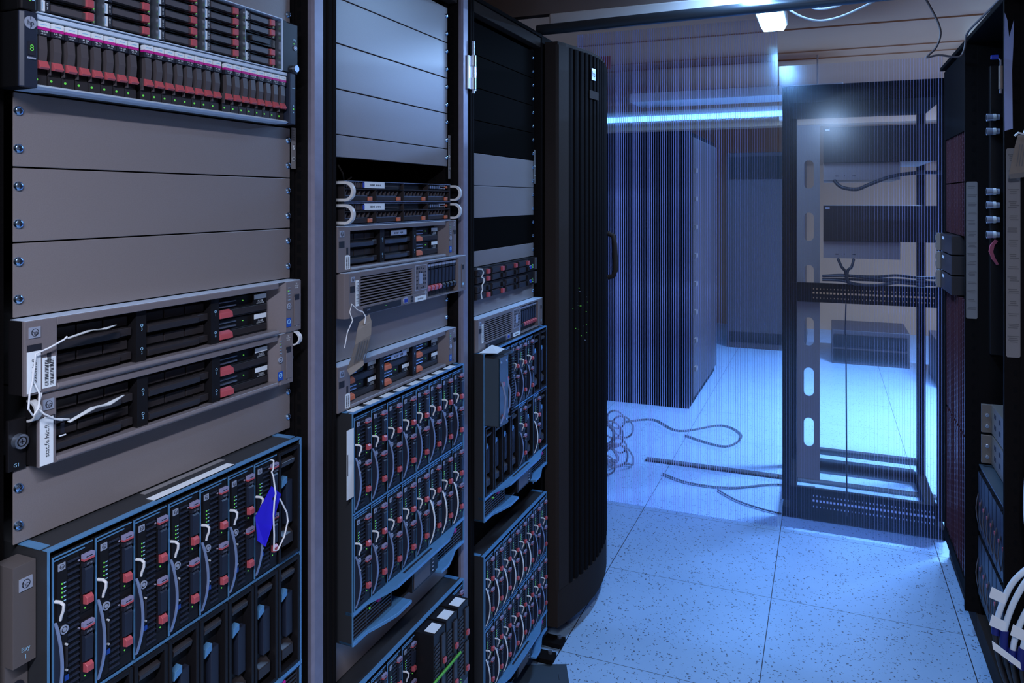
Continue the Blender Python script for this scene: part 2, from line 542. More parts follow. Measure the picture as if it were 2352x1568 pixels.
def barcode(parent, x, y, z, w_, h_, label=None):
    def f():
        b = MB('white').box(0, 0.0006, 0, w_, 0, h_)
        b.m('ink'); r = random.Random(3); q = 0.08
        while q < 0.9:
            t_ = r.uniform(0.012, 0.035)
            b.box(0.0006, 0.0008, w_ * 0.18, w_ * 0.46, h_ * q, h_ * (q + t_))
            b.box(0.0006, 0.0008, w_ * 0.58, w_ * 0.84, h_ * q, h_ * (q + t_))
            q += t_ + r.uniform(0.015, 0.03)
        return b
    return part('barcode_sticker', f, parent, (x, y, z), key='bar%.3f%.3f' % (w_, h_))


def lights_column(parent, x, y, z, n, step, r=0.0012, amber=(), on=None):
    def f():
        b = MB('led')
        for q in range(n):
            b.m('ledamber' if q in amber else ('led' if on is None or q in on else 'port')).cylx(0, 0.0006, 0, -q * step, r, 10)
        b.m('cyantxt')
        for q in range(n):
            b.box(0, 0.0005, r * 2.2, r * 5, -q * step - r * 0.5, -q * step + r * 0.5)
        return b
    return part('status_lights', f, parent, (x, y, z), key='lc%d%.4f%.4f%s%s' % (n, step, r, amber, on))


def button(parent, x, y, z, r, name='power_button'):
    def f():
        b = MB('badge').ringx(0, 0.0016, 0, 0, r, r * 0.72, 22)
        b.m('dark2').cylx(0, 0.0010, 0, 0, r * 0.72, 20)
        b.m('badge').cylx(0.0010, 0.0016, 0, 0, r * 0.45, 16)
        return b
    return part(name, f, parent, (x, y, z), key='btn%.4f' % r, smooth=True)


# ---------------------------------------------------------------- large-drive server (six bays, two units high)
def scsi_drive(parent, x, y, z, w_, h_, latch):
    d = part('hard_drive', lambda: MB('dark').box(-0.010, 0.004, 0, w_, 0, h_ * 0.46).box(-0.010, 0.0, 0, w_, h_ * 0.46, h_ * 0.97)
             .m('dark2').box(0.004, 0.0055, w_ * 0.26, w_ * 0.98, h_ * 0.08, h_ * 0.40), parent, (x, y, z), key='scsi', bevel=0.0005)

    def lt():
        return MB(latch).prism([(0.004, h_ * 0.04), (0.013, h_ * 0.08), (0.012, h_ * 0.34), (0.004, h_ * 0.46)], 'y', w_ * 0.015, w_ * 0.25)
    part('latch', lt, d, key='scsilatch' + latch, bevel=0.0006)

    def st():
        b = MB('steel').box(0, 0.003, w_ * 0.02, w_ * 0.40, h_ * 0.55, h_ * 0.62)
        return b.box(0, 0.003, w_ * 0.02, w_ * 0.40, h_ * 0.78, h_ * 0.83).m('led').box(0, 0.002, w_ * 0.535, w_ * 0.545, h_ * 0.72, h_ * 0.76)
    part('trim_bar', st, d, key='scsist')

    def lb():
        b = MB('dark').box(0, 0.0045, w_ * 0.72, w_ * 0.985, h_ * 0.42, h_ * 0.97)
        b.m('white').box(0.0045, 0.005, w_ * 0.73, w_ * 0.98, h_ * 0.70, h_ * 0.94)
        b.m('white').text('72-GB', h_ * 0.15, 0.005, w_ * 0.85, h_ * 0.58).text('ULTRA320 SCSI', h_ * 0.085, 0.005, w_ * 0.85, h_ * 0.48)
        return b
    part('capacity_label', lb, d, key='scsilb')
    return d


def blank_carrier(parent, x, y, z, w_, h_):
    def f():
        b = MB('dark').box(-0.012, -0.002, 0, w_, 0, h_ * 0.96)
        n = 3
        for q in range(n):
            a = w_ * (0.02 + q * 0.325)
            b.m('dark2').box(-0.002, 0.0015, a, a + w_ * 0.305, h_ * 0.56, h_ * 0.93)
        return b
    d = part('drive_blank', f, parent, (x, y, z), key='blc', bevel=0.0006)

    def hd():
        b = MB('dark2').prism([(0.0, h_ * 0.14), (0.012, h_ * 0.12), (0.014, h_ * 0.40), (0.009, h_ * 0.46), (0.0, h_ * 0.44)], 'y', w_ * 0.02, w_ * 0.80)
        b.box(-0.002, 0.009, w_ * 0.80, w_ * 0.98, h_ * 0.14, h_ * 0.46)
        return b
    part('pull_handle', hd, d, key='blch', bevel=0.0007)
    return d


def server_six(rack, k, label, bays, latch='pink', host=None, hostlabel=None, x=0.028, y0=-0.004, center=None, L0=0.0, R0=0.497):
    """bays: string of six, order column by column, lower then upper: d drive / b blank"""
    H = 2 * Uh
    t = thing('rack_server', label, 'server', (PX, YL[rack] + y0, zU(k)))
    part('body', lambda: MB('chassisdark').box(-0.60, -0.0035, 0.033, 0.465, 0.0012, H - 0.0012), t, key='s6body')

    def bz():
        b = MB('bezel')
        b.box(x - 0.005, x, L0, 0.040, 0.001, H - 0.0012)
        b.box(-0.002, x, 0.040, 0.4385, H - 0.0105, H - 0.0012)
        b.prism([(-0.002, 0.001), (x, 0.001), (x + 0.002, 0.004), (x, 0.0085), (-0.002, 0.0085)], 'y', 0.040, 0.4385)
        b.prism([(-0.002, 0.432), (x - 0.001, min(0.4585, R0 - 0.03)), (x, R0), (-0.002, R0)], 'z', 0.001, H - 0.0012)
        b.m('dark').box(-0.003, -0.001, 0.04, 0.433, 0.006, H - 0.006).box(-0.002, x - 0.005, L0 + 0.001, 0.040, 0.001, H - 0.0012)
        return b
    part('bezel', bz, t, key='s6bezel%.3f' % L0, bevel=0.0009)
    part('lit_top_strip', lambda: MB('edge').box(0.0, x - 0.001, L0 + 0.002, R0 - 0.002, H - 0.0011, H - 0.0004), t, key='s6lid%.3f' % L0)  # pale strip paints the light falling on the server's top face

    def dv():
        return MB('dark').box(-0.001, 0.019, -0.0085, 0.0085, 0.0085, H - 0.0105).m('cyantxt')
    for y, a, c in ((0.1685, '3', '2'), (0.3035, '1', '0')):
        part('bay_divider', lambda: dv().text(a, 0.0055, 0.0193, 0.001, 0.052).text(c, 0.0055, 0.0193, 0.001, 0.020)
             .ringx(0.0191, 0.0193, 0.001, 0.0575, 0.0022, 0.0015, 10).ringx(0.0191, 0.0193, 0.001, 0.0255, 0.0022, 0.0015, 10), t, (0, y, 0), key='s6dv' + a)
    cols = (0.0412, 0.1778, 0.3128)
    for q in range(6):
        y = cols[q // 2]; z = 0.0095 + (q % 2) * 0.0325
        if bays[q] == 'd': scsi_drive(t, 0.006, y, z, 0.1175, 0.0315, latch)
        else: blank_carrier(t, 0.006, y, z, 0.1175, 0.0315)
    logo_square(t, x, L0 + 0.0115, H - 0.015, 0.0125)
    part('floppy_slot', lambda: MB('ink').box(0, 0.0006, 0, 0.017, 0, 0.012).box(0, 0.0006, 0.024, 0.029, -0.014, -0.001).m('white').box(0, 0.0006, 0.022, 0.031, -0.017, -0.0155), t, (x, L0 + 0.003, H - 0.041), key='s6floppy')
    if host is None:
        barcode(t, x, 0.022, 0.005, 0.0165, 0.026)
    lights_column(t, x, R0 - 0.034, H - 0.012, 5, 0.0052, 0.0009, on=(1,))
    button(t, x, R0 - 0.033, H - 0.0435, 0.0052)
    part('round_badge', lambda: MB('bluebadge').box(0, 0.0006, -0.006, 0.006, -0.0075, 0.0075).m('cyantxt').ringx(0.0006, 0.0009, 0, 0.001, 0.0042, 0.0030, 18).text('e', 0.006, 0.0009, 0, 0.0015), t, (x, R0 - 0.033, 0.018), key='s6badge')
    part('model_print', lambda: MB('white').text('hp', 0.0036, 0.0001, 0.007, 0.0045).text('ProLiant', 0.0030, 0.0001, 0.007, 0.0010).text('DL380', 0.0032, 0.0001, 0.007, -0.0028).text('G4', 0.0030, 0.0001, 0.007, -0.0695), t, (x, R0 - 0.019, H - 0.0105), key='s6print')
    part('disc_drive', lambda: MB('bezel').box(0, 0.0012, 0, 0.014, 0, 0.050).m('ink').box(0, 0.0015, 0.001, 0.013, 0.044, 0.054), t, (x, R0 - 0.019, 0.010), key='s6dvd', bevel=0.0004)
    if center:
        part('name_label', lambda: MB('badge').box(0, 0.0006, 0, 0.064, 0, 0.0105).m('ink').marks(0.0008, 0.032, 0.005, 0.036, 0.0048, 8, center), t, (0.021, 0.20, H - 0.026))
    return t


S_up = server_six(0, -6, 'upper grey server with pink drive latches and a paper tag, near rack', 'bbbbdd', host='x')
S_lo = server_six(0, -8, 'lower grey server with pink drive latches, just under its twin', 'bbbbdd', host='x', y0=-0.002, x=0.024, L0=0.018, R0=0.478)


def host_sticker(parent, txt, x, y, z, h_):
    def f():
        b = MB('white').box(0, 0.0008, 0, 0.0165, 0, h_)
        b.m('ink').text(txt, 0.0082, 0.0011, 0.0085, h_ / 2, vert=True, sx=1.02)
        return b
    return part('host_name_sticker', f, parent, (x, y, z), label='white sticker with black host name')


barcode(S_up, 0.028, 0.021, 0.006, 0.0165, 0.036)
host_sticker(S_up, 'io.it.hiit.fi', 0.0285, 0.002, 0.004, 0.048)
host_sticker(S_lo, 'stat.fe.hiit.fi', 0.0245, 0.0185, 0.003, 0.056)
for z_ in (0.0, ):
    part('top_sticker', lambda: MB('white').box(-0.010, 0.0, 0.0, 0.14, 0, 0.0006), S_up, (0.024, 0.14, 2 * Uh - 0.0012), label='white strip sticker on the top edge')


# thumb screws and the ear of the lower server
def ear():
    b = MB('dark').box(-0.002, 0.003, 0.0, 0.022, 0.0, 0.060)
    return b


e1 = part('mounting_ear', ear, S_lo, (0.0, -0.0045, 0.0), bevel=0.001)
part('thumb_screw', lambda: MB('steel').cylx(0, 0.007, 0, 0, 0.0085, 24).m('dark').ringx(0.007, 0.0074, 0, 0, 0.006, 0.0046, 20).m('ink').box(0.007, 0.0076, -0.003, 0.003, -0.0006, 0.0006).box(0.007, 0.0076, -0.0006, 0.0006, -0.003, 0.003), e1, (0.003, 0.012, 0.034), smooth=True)
part('ear_mark', lambda: MB('cyantxt').text('G1', 0.006, 0.0, 0, 0), e1, (0.0032, 0.010, 0.006))


def loop_lever():
    pts = []
    for q in range(19):
        a = -pi / 2 + pi * q / 18
        pts.append((0.004 + 0.016 * cos(a), 0.0, 0.013 * sin(a)))
    b = MB('knob')
    for (p, q) in zip(pts, pts[1:]):
        n1 = Vector((p[0] - 0.004, 0, p[2])) * 0.82; n2 = Vector((q[0] - 0.004, 0, q[2])) * 0.82
        vs = []
        for yy in (-0.004, 0.004):
            vs += [(p[0], yy, p[2]), (q[0], yy, q[2]), (0.004 + n2[0], yy, n2[2]), (0.004 + n1[0], yy, n1[2])]
        b.add(vs, [(0, 1, 2, 3), (7, 6, 5, 4), (0, 4, 5, 1), (2, 6, 7, 3)])
    return b


part('release_lever', loop_lever, S_lo, (0.016, 0.4845, 0.076), key='looplever', smooth=True)
part('release_lever', loop_lever, S_lo, (0.012, 0.0125, 0.070), key='looplever', smooth=True)
part('thumb_screw', lambda: MB('steel').cylx(0, 0.006, 0, 0, 0.006, 20).m('ink').box(0.006, 0.0064, -0.003, 0.003, -0.0006, 0.0006), S_lo, (0.008, 0.486, 0.040), smooth=True)

server_six(1, -4, 'grey six-bay server below the two slim loop-handled servers ' + mid, 'bbbbdd', 'orange', center=5)
server_six(1, -10, 'grey six-bay server resting just over the blade enclosure ' + mid, 'dddddd', 'orange', center=6)


# paper tags and strings on the near servers
def string_tag(label, loc, pts, tagpts, tw):
    t = thing('paper_tag', label, 'tag', loc)
    part('string', lambda: MB('cord').tube(pts, 0.0011, 7), t, smooth=True)

    def pap():
        b = MB('white'); n = len(tagpts); vs = []
        for (x, y, z, dx, dz) in tagpts:
            vs += [(x, y, z), (x + dx, y, z + dz)]
        fs = [(2 * i, 2 * i + 2, 2 * i + 3, 2 * i + 1) for i in range(n - 1)]
        b.add(vs, fs)
        vs2 = [(a, c, d - 0.0006) for a, c, d in vs]
        b.add(vs2, [tuple(reversed(f)) for f in fs])
        return b
    part('card', pap, t)
    return t


def sag(p0, p1, n, dz):
    out = []
    for q in range(n + 1):
        f = q / n
        out.append((p0[0] + (p1[0] - p0[0]) * f, p0[1] + (p1[1] - p0[1]) * f, p0[2] + (p1[2] - p0[2]) * f - dz * 4 * f * (1 - f)))
    return out


zz = zU(-6)
string_tag('white string and folded paper tag on the upper near server', (PX + 0.030, YL[0] - 0.004, zz),
           [(0.004, 0.006, 0.034), (0.006, 0.004, 0.020), (0.009, -0.002, 0.006), (0.010, -0.004, -0.010), (0.008, 0.003, -0.020), (0.008, 0.010, -0.012), (0.006, 0.012, 0.004), (0.004, 0.006, 0.020), (0.005, 0.008, 0.050), (0.007, 0.025, 0.055), (0.007, 0.042, 0.061), (0.007, 0.046, 0.064)],
           [(0.004, 0.046, 0.062, 0.006, 0.0), (0.004, 0.075, 0.0665, 0.010, 0.001), (0.003, 0.095, 0.0655, 0.010, 0.0), (0.000, 0.118, 0.0665, 0.004, 0.0005)], 0.02)
zz = zU(-8)
string_tag('white string and folded paper tag on the lower near server', (PX + 0.030, YL[0] - 0.004, zz),
           [(0.004, 0.016, 0.092), (0.006, 0.010, 0.076), (0.008, 0.016, 0.068), (0.008, 0.030, 0.058), (0.006, 0.040, 0.054), (0.006, 0.050, 0.052), (0.004, 0.036, 0.056), (0.004, 0.020, 0.062)],
           [(0.004, 0.048, 0.050, 0.006, 0.0), (0.004, 0.080, 0.059, 0.011, 0.001), (0.003, 0.100, 0.058, 0.011, 0.0), (0.000, 0.130, 0.062, 0.004, 0.0005)], 0.02)


# ---------------------------------------------------------------- drive shelves of the nearest rack
def small_drive_v(parent, x, y, z):
    w_, h_ = 0.0165, 0.0735

    def f():
        b = MB('dark').box(-0.02, 0.0, 0, w_, 0, h_)
        b.m('carrier').prism([(0.0, 0.058), (0.006, 0.056), (0.0075, 0.040), (0.006, 0.027), (0.0, 0.026)], 'y', w_ * 0.18, w_ * 0.78)
        b.m('dark2').box(0, 0.001, 0.0, w_, 0.0, 0.011)
        b.m('carrier').box(0, 0.005, 0.0, 0.0014, 0.012, 0.028)
        return b
    d = part('hard_drive', f, parent, (x, y, z), key='sffv')
    part('latch', lambda: MB('pink').prism([(0.0, 0.0185), (0.008, 0.0175), (0.0105, 0.0195), (0.0060, 0.0275), (0.0, 0.0280)], 'y', w_ * 0.16, w_ * 0.86), d, key='sffvl', bevel=0.0005)

    def lb():
        b = MB('white').box(0, 0.0072, 0.0008, w_ - 0.0008, 0.0665, 0.0728)
        b.m('magenta').box(0, 0.0072, 0.0008, w_ - 0.0008, 0.0630, 0.0665)
        b.m('ink').box(0, 0.0070, 0.0, w_, 0.0568, 0.0630)
        b.m('white').text('146 GB', 0.0030, 0.0073, w_ / 2, 0.0612, sx=1.1)
        b.text('10K SAS', 0.0018, 0.0073, w_ / 2, 0.0585, sx=1.1)
        b.m('cyantxt').box(0.0072, 0.0074, w_ * 0.25, w_ * 0.75, 0.0690, 0.0700)
        return b
    part('capacity_label', lb, d, key='sffvlb')
    part('activity_light', lambda: MB('led').cylx(0.001, 0.0016, 0.0042, 0.0055, 0.0014, 10), d, key='sffvled')
    return d


def shelf_vertical():
    H = 2 * Uh
    t = thing('drive_shelf', 'disk shelf of upright drives with magenta-banded labels, bright white edge strips', 'disk shelf', (PX, YL[0] - 0.016, zU(2)))
    part('body', lambda: MB('chassisdark').box(-0.60, 0.012, 0.045, 0.478, 0.001, H - 0.001).m('dark').box(-0.002, 0.018, 0.019, 0.462, 0.008, H - 0.008), t)
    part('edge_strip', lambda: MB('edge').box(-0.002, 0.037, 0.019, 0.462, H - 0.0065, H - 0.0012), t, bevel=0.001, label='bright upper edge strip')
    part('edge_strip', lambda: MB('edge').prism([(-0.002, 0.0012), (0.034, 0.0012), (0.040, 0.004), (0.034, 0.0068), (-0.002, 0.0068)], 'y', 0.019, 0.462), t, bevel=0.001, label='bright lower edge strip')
    el = part('end_cap', lambda: MB('bezelblue').prism([(0.035, -0.0015), (0.038, -0.0012), (0.041, 0.0025), (0.041, 0.0185), (0.035, 0.0185)], 'z', 0.001, H - 0.001).m('void').box(-0.002, 0.035, -0.001, 0.0185, 0.001, H - 0.001), t, bevel=0.0015)
    part('logo_badge', lambda: MB('badge').cylx(0, 0.0008, 0, 0, 0.0072, 28).m('bezelblue').text('hp', 0.0085, 0.0011, 0, -0.0003).box(0.0008, 0.0010, -0.0004, 0.0004, 0.0035, 0.0072).box(0.0008, 0.0010, -0.0004, 0.0004, -0.0072, -0.0035), el, (0.041, 0.0095, H - 0.014))
    part('digit_display', lambda: MB('ink').box(0, 0.0007, -0.0042, 0.0042, -0.008, 0.008).m('led').text('8', 0.0105, 0.0010, 0, 0), el, (0.041, 0.0108, 0.046))
    part('button', lambda: MB('badge').box(0, 0.0015, -0.005, 0.005, -0.0012, 0.0012), el, (0.041, 0.0105, 0.0345), bevel=0.0005)
    er = part('end_cap', lambda: MB('bezelblue').prism([(-0.002, 0.4625), (0.041, 0.4625), (0.041, 0.476), (0.036, 0.484), (-0.002, 0.485)], 'z', 0.001, H - 0.001), t, bevel=0.0015)
    part('status_lights', lambda: MB('led').cylx(0, 0.0006, 0, 0, 0.0013, 10).m('cyantxt').cylx(0, 0.0006, 0, 0.0055, 0.0011, 10).cylx(0, 0.0006, 0, -0.0055, 0.0011, 10).box(0, 0.0005, -0.004, 0.004, 0.035, 0.0362), er, (0.041, 0.472, 0.027))
    for q in range(24):
        y = 0.0200 + q * 0.01785 + (q // 8) * 0.0060
        small_drive_v(t, 0.030, y, 0.0075)


shelf_vertical()


def small_drive_h(parent, x, y, z, empty=False):
    w_, h_ = 0.0775, 0.0140
    if empty:
        return part('drive_blank', lambda: MB('dark').box(-0.02, 0.002, 0, w_, 0, h_).m('dark2').box(0.002, 0.006, 0.018, 0.060, 0.003, 0.011), parent, (x, y, z), bevel=0.0006)

    def f():
        b = MB('dark').box(-0.02, 0.0, 0, w_, 0, h_)
        b.m('carrier').prism([(0.0, 0.0022), (0.007, 0.0030), (0.007, 0.0105), (0.0, 0.0118)], 'y', 0.0135, 0.0585)
        return b
    d = part('hard_drive', f, parent, (x, y, z), key='sffh')
    part('latch', lambda: MB('pink').box(0, 0.0095, 0.0585, 0.0690, 0.0022, 0.0122), d, key='sffhl', bevel=0.0009)
    part('capacity_label', lambda: MB('white').box(0, 0.0072, 0.0005, 0.0058, 0.0006, 0.0134).m('ink').box(0, 0.0070, 0.0058, 0.0120, 0.0003, 0.0137)
         .m('cyantxt').box(0.0072, 0.0074, 0.002, 0.0030, 0.003, 0.011).m('white').text('146 GB', 0.0030, 0.0072, 0.009, 0.007, vert=True), d, key='sffhlb')
    part('activity_light', lambda: MB('dark2').box(0, 0.001, 0.0715, 0.0770, 0.001, 0.013).m('led').cylx(0.0009, 0.0016, 0.0742, 0.0040, 0.0011, 10), d, key='sffhled')
    return d


def shelf_flat():
    H = 2 * Uh
    t = thing('drive_shelf', 'disk shelf of flat-lying drives in five columns with red latches, above other shelf', 'disk shelf', (PX, YL[0] - 0.004, zU(4)))
    part('body', lambda: MB('chassisdark').box(-0.60, -0.001, 0.033, 0.466, 0.001, H - 0.001).m('dark').box(-0.001, 0.012, 0.012, 0.448, 0.002, H - 0.002), t)

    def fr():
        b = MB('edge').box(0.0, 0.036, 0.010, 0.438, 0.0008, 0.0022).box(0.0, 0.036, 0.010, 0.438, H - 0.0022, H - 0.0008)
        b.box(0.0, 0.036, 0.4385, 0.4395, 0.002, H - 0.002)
        for q in range(6):
            b.m('steel').box(0.0, 0.036, 0.0132 + q * 0.0842, 0.0140 + q * 0.0842, 0.002, H - 0.002)
        b.m('dark').box(-0.001, 0.034, 0.4395, 0.450, 0.002, H - 0.002)
        return b
    part('bay_frame', fr, t)
    el = part('end_cap', lambda: MB('dark').box(0.030, 0.036, -0.010, 0.009, 0.001, H - 0.001).m('void').box(-0.002, 0.030, -0.009, 0.009, 0.001, H - 0.001), t, bevel=0.002)
    part('status_lights', lambda: MB('led').box(0, 0.0006, 0, 0.0012, 0, 0.003).box(0, 0.0006, 0, 0.0012, 0.006, 0.009).m('cyantxt').box(0, 0.0006, 0.003, 0.006, 0.001, 0.008), el, (0.036, 0.0, 0.012))
    er = part('end_cap', lambda: MB('dark').box(-0.002, 0.030, 0.4505, 0.486, 0.001, H - 0.001), t, bevel=0.002)
    part('thumb_screw', lambda: MB('steel').cylx(0, 0.006, 0, 0, 0.006, 20), er, (0.030, 0.476, 0.010), smooth=True)
    button(er, 0.030, 0.478, 0.046, 0.004, 'power_button')
    part('status_lights', lambda: MB('cyantxt').box(0, 0.0006, -0.004, -0.0025, 0, 0.003).box(0, 0.0006, 0.001, 0.0025, 0, 0.003).m('led').box(0, 0.0006, -0.004, -0.002, -0.006, -0.004), er, (0.030, 0.478, 0.058))
    for c in range(5):
        for r in range(5):
            small_drive_h(t, 0.026, 0.0150 + c * 0.0842, 0.0042 + r * 0.01625, empty=(c == 4 and r == 2))


shelf_flat()


# ---------------------------------------------------------------- vented server (eight upright drives)
def server_vent(rack, k, label, pinks, host, x=0.040, y0=0.004, w_=0.520, key='a'):
    H = 2 * Uh; s = w_ / 0.520
    t = thing('rack_server', label, 'server', (PX, YL[rack] + y0, zU(k)))
    part('body', lambda: MB('chassisdark').box(-0.60, 0.001, 0.030, 0.460, 0.0012, H - 0.0012), t, key='svbody')

    def bz():
        b = MB('bezel')
        b.prism([(-0.002, 0.0), (x - 0.004, 0.0), (x, 0.010), (x, 0.050 * s), (-0.002, 0.050 * s)], 'z', 0.001, H - 0.0012)
        b.box(-0.002, x, 0.050 * s, 0.322 * s, H - 0.0115, H - 0.0012)
        b.box(-0.002, x, 0.050 * s, 0.322 * s, 0.001, 0.0195)
        b.box(-0.002, x, 0.250 * s, 0.322 * s, 0.0195, H - 0.0115)
        b.box(-0.002, x, 0.322 * s, 0.478 * s, H - 0.006, H - 0.0012).box(-0.002, x, 0.322 * s, 0.478 * s, 0.001, 0.004)
        b.prism([(-0.002, 0.474 * s), (x, 0.476 * s), (x, 0.516 * s), (x - 0.004, 0.524 * s), (-0.002, 0.524 * s)], 'z', 0.001, H - 0.0012)
        b.m('ink').box(-0.001, 0.008, 0.05 * s, 0.474 * s, 0.006, H - 0.006)
        return b
    part('bezel', bz, t, key='svbz' + key, bevel=0.0010)
    part('lit_top_strip', lambda: MB('edge').box(0.0, x - 0.001, 0.002, 0.520 * s, H - 0.0011, H - 0.0004), t, key='svlid' + key)  # lit top face put into the colour as a pale strip

    def gr():
        b = MB('bezel')
        n = 10
        for q in range(n):
            z = 0.0220 + q * 0.0056
            b.prism([(x - 0.012, z), (x - 0.0005, z + 0.0006), (x - 0.0005, z + 0.0030), (x - 0.012, z + 0.0018)], 'y', 0.050 * s, 0.250 * s)
        return b
    part('vent_grille', gr, t, key='svgr' + key)
    part('service_diagram', lambda: diagram(), t, (x, 0.262 * s, 0.026), key='svdg')
    part('disc_drive', lambda: MB('ink').box(0, 0.0012, 0, 0.142 * s, 0, 0.0125).m('badge').text('DVD', 0.005, 0.0014, 0.018, 0.007).m('led').box(0.0012, 0.0015, 0.08, 0.084, 0.007, 0.008), t, (x, 0.058 * s, 0.0028), key='svdvd' + key, bevel=0.0004)

    def ports():
        b = MB('badge').prism([(0.0, -0.006), (0.015, -0.006), (0.0175, -0.0), (0.015, 0.006), (0.0, 0.006), (-0.0025, 0.0)], 'x', 0, 0.0015)
        b.m('vga').box(0.0015, 0.0025, 0.0015, 0.0135, -0.0035, 0.0035)
        return b
    part('video_port', ports, t, (x, 0.212 * s, 0.0105), key='svvga')
    part('usb_port', lambda: MB('ink').box(0, 0.0006, 0, 0.009, -0.0065, -0.001).box(0, 0.0006, 0, 0.009, 0.001, 0.0065), t, (x, 0.243 * s, 0.0100), key='svusb')
    part('host_name_sticker', lambda: MB('white').box(0, 0.0006, 0, 0.052, 0, 0.0115).m('ink').marks(0.0008, 0.026, 0.0056, 0.026, 0.0036, 8, host), t, (x, 0.260 * s, 0.0015))
    button(t, x, 0.309 * s, 0.018, 0.0042)
    logo_square(t, x, 0.022 * s, H - 0.014, 0.010)
    part('locking_latch', lambda: MB('ink').box(0, 0.0008, 0, 0.016, 0, 0.012), t, (x, 0.014 * s, 0.050), key='svlk')
    barcode(t, x, 0.032 * s, 0.022, 0.011, 0.050)
    part('side_latch', lambda: MB('bezel').box(0, 0.0016, 0, 0.013, 0, 0.058).m('ink').box(0, 0.0019, 0.001, 0.012, 0.044, 0.056).m('cyantxt').cylx(0.0016, 0.0022, 0.006, 0.008, 0.0035, 16), t, (x, 0.492 * s, 0.010), key='svsl', bevel=0.0005)
    for q in range(8):
        d = part('hard_drive', lambda: MB('dark').box(-0.015, 0.0, 0, 0.0172, 0.0, 0.0765).m('bezelblue').prism([(0.0, 0.026), (0.006, 0.027), (0.007, 0.060), (0.0, 0.064)], 'y', 0.003, 0.0142), t, (x - 0.012, (0.3245 + q * 0.0187) * s, 0.0048), key='svd')
        part('latch', lambda: MB('pink').prism([(0, 0.014), (0.008, 0.013), (0.010, 0.021), (0.006, 0.025), (0, 0.026)], 'y', 0.002, 0.0150), d, key='svdl', bevel=0.0005) if pinks[q] == '1' else \
            part('latch', lambda: MB('dark').prism([(0, 0.014), (0.008, 0.013), (0.010, 0.021), (0.006, 0.025), (0, 0.026)], 'y', 0.002, 0.0150), d, key='svdlb', bevel=0.0005)
        part('capacity_label', lambda: MB('badge').box(0, 0.0072, 0.0012, 0.0158, 0.0690, 0.0745).m('ink').box(0, 0.007, 0.0012, 0.0158, 0.0635, 0.0688), d, key='svdlab')
    return t


def diagram():
    b = MB('badge').box(0, 0.0008, 0, 0.052, 0, 0.056)
    b.m('bezel').box(0.0008, 0.0009, 0.0012, 0.0508, 0.0012, 0.0548)
    b.m('ink'); r = random.Random(5)
    for q in range(6):
        for p in range(5):
            if r.random() < 0.8:
                a, c = 0.004 + p * 0.0095, 0.004 + q * 0.0085
                b.box(0.0009, 0.0011, a, a + r.uniform(0.004, 0.0075), c, c + r.uniform(0.002, 0.0058))
    b.m('badge').box(0.0011, 0.0013, 0.017, 0.032, 0.014, 0.038)
    return b


server_vent(1, -6, 'silver-grey server with wide louvred vent, pulled forward ' + mid, '11110000', 3)
server_vent(2, -10, 'silver-grey server with slanted louvred vent sitting over a blade enclosure, farther rack', '00111111', 4, x=0.030, y0=0.0, w_=0.505, key='b')


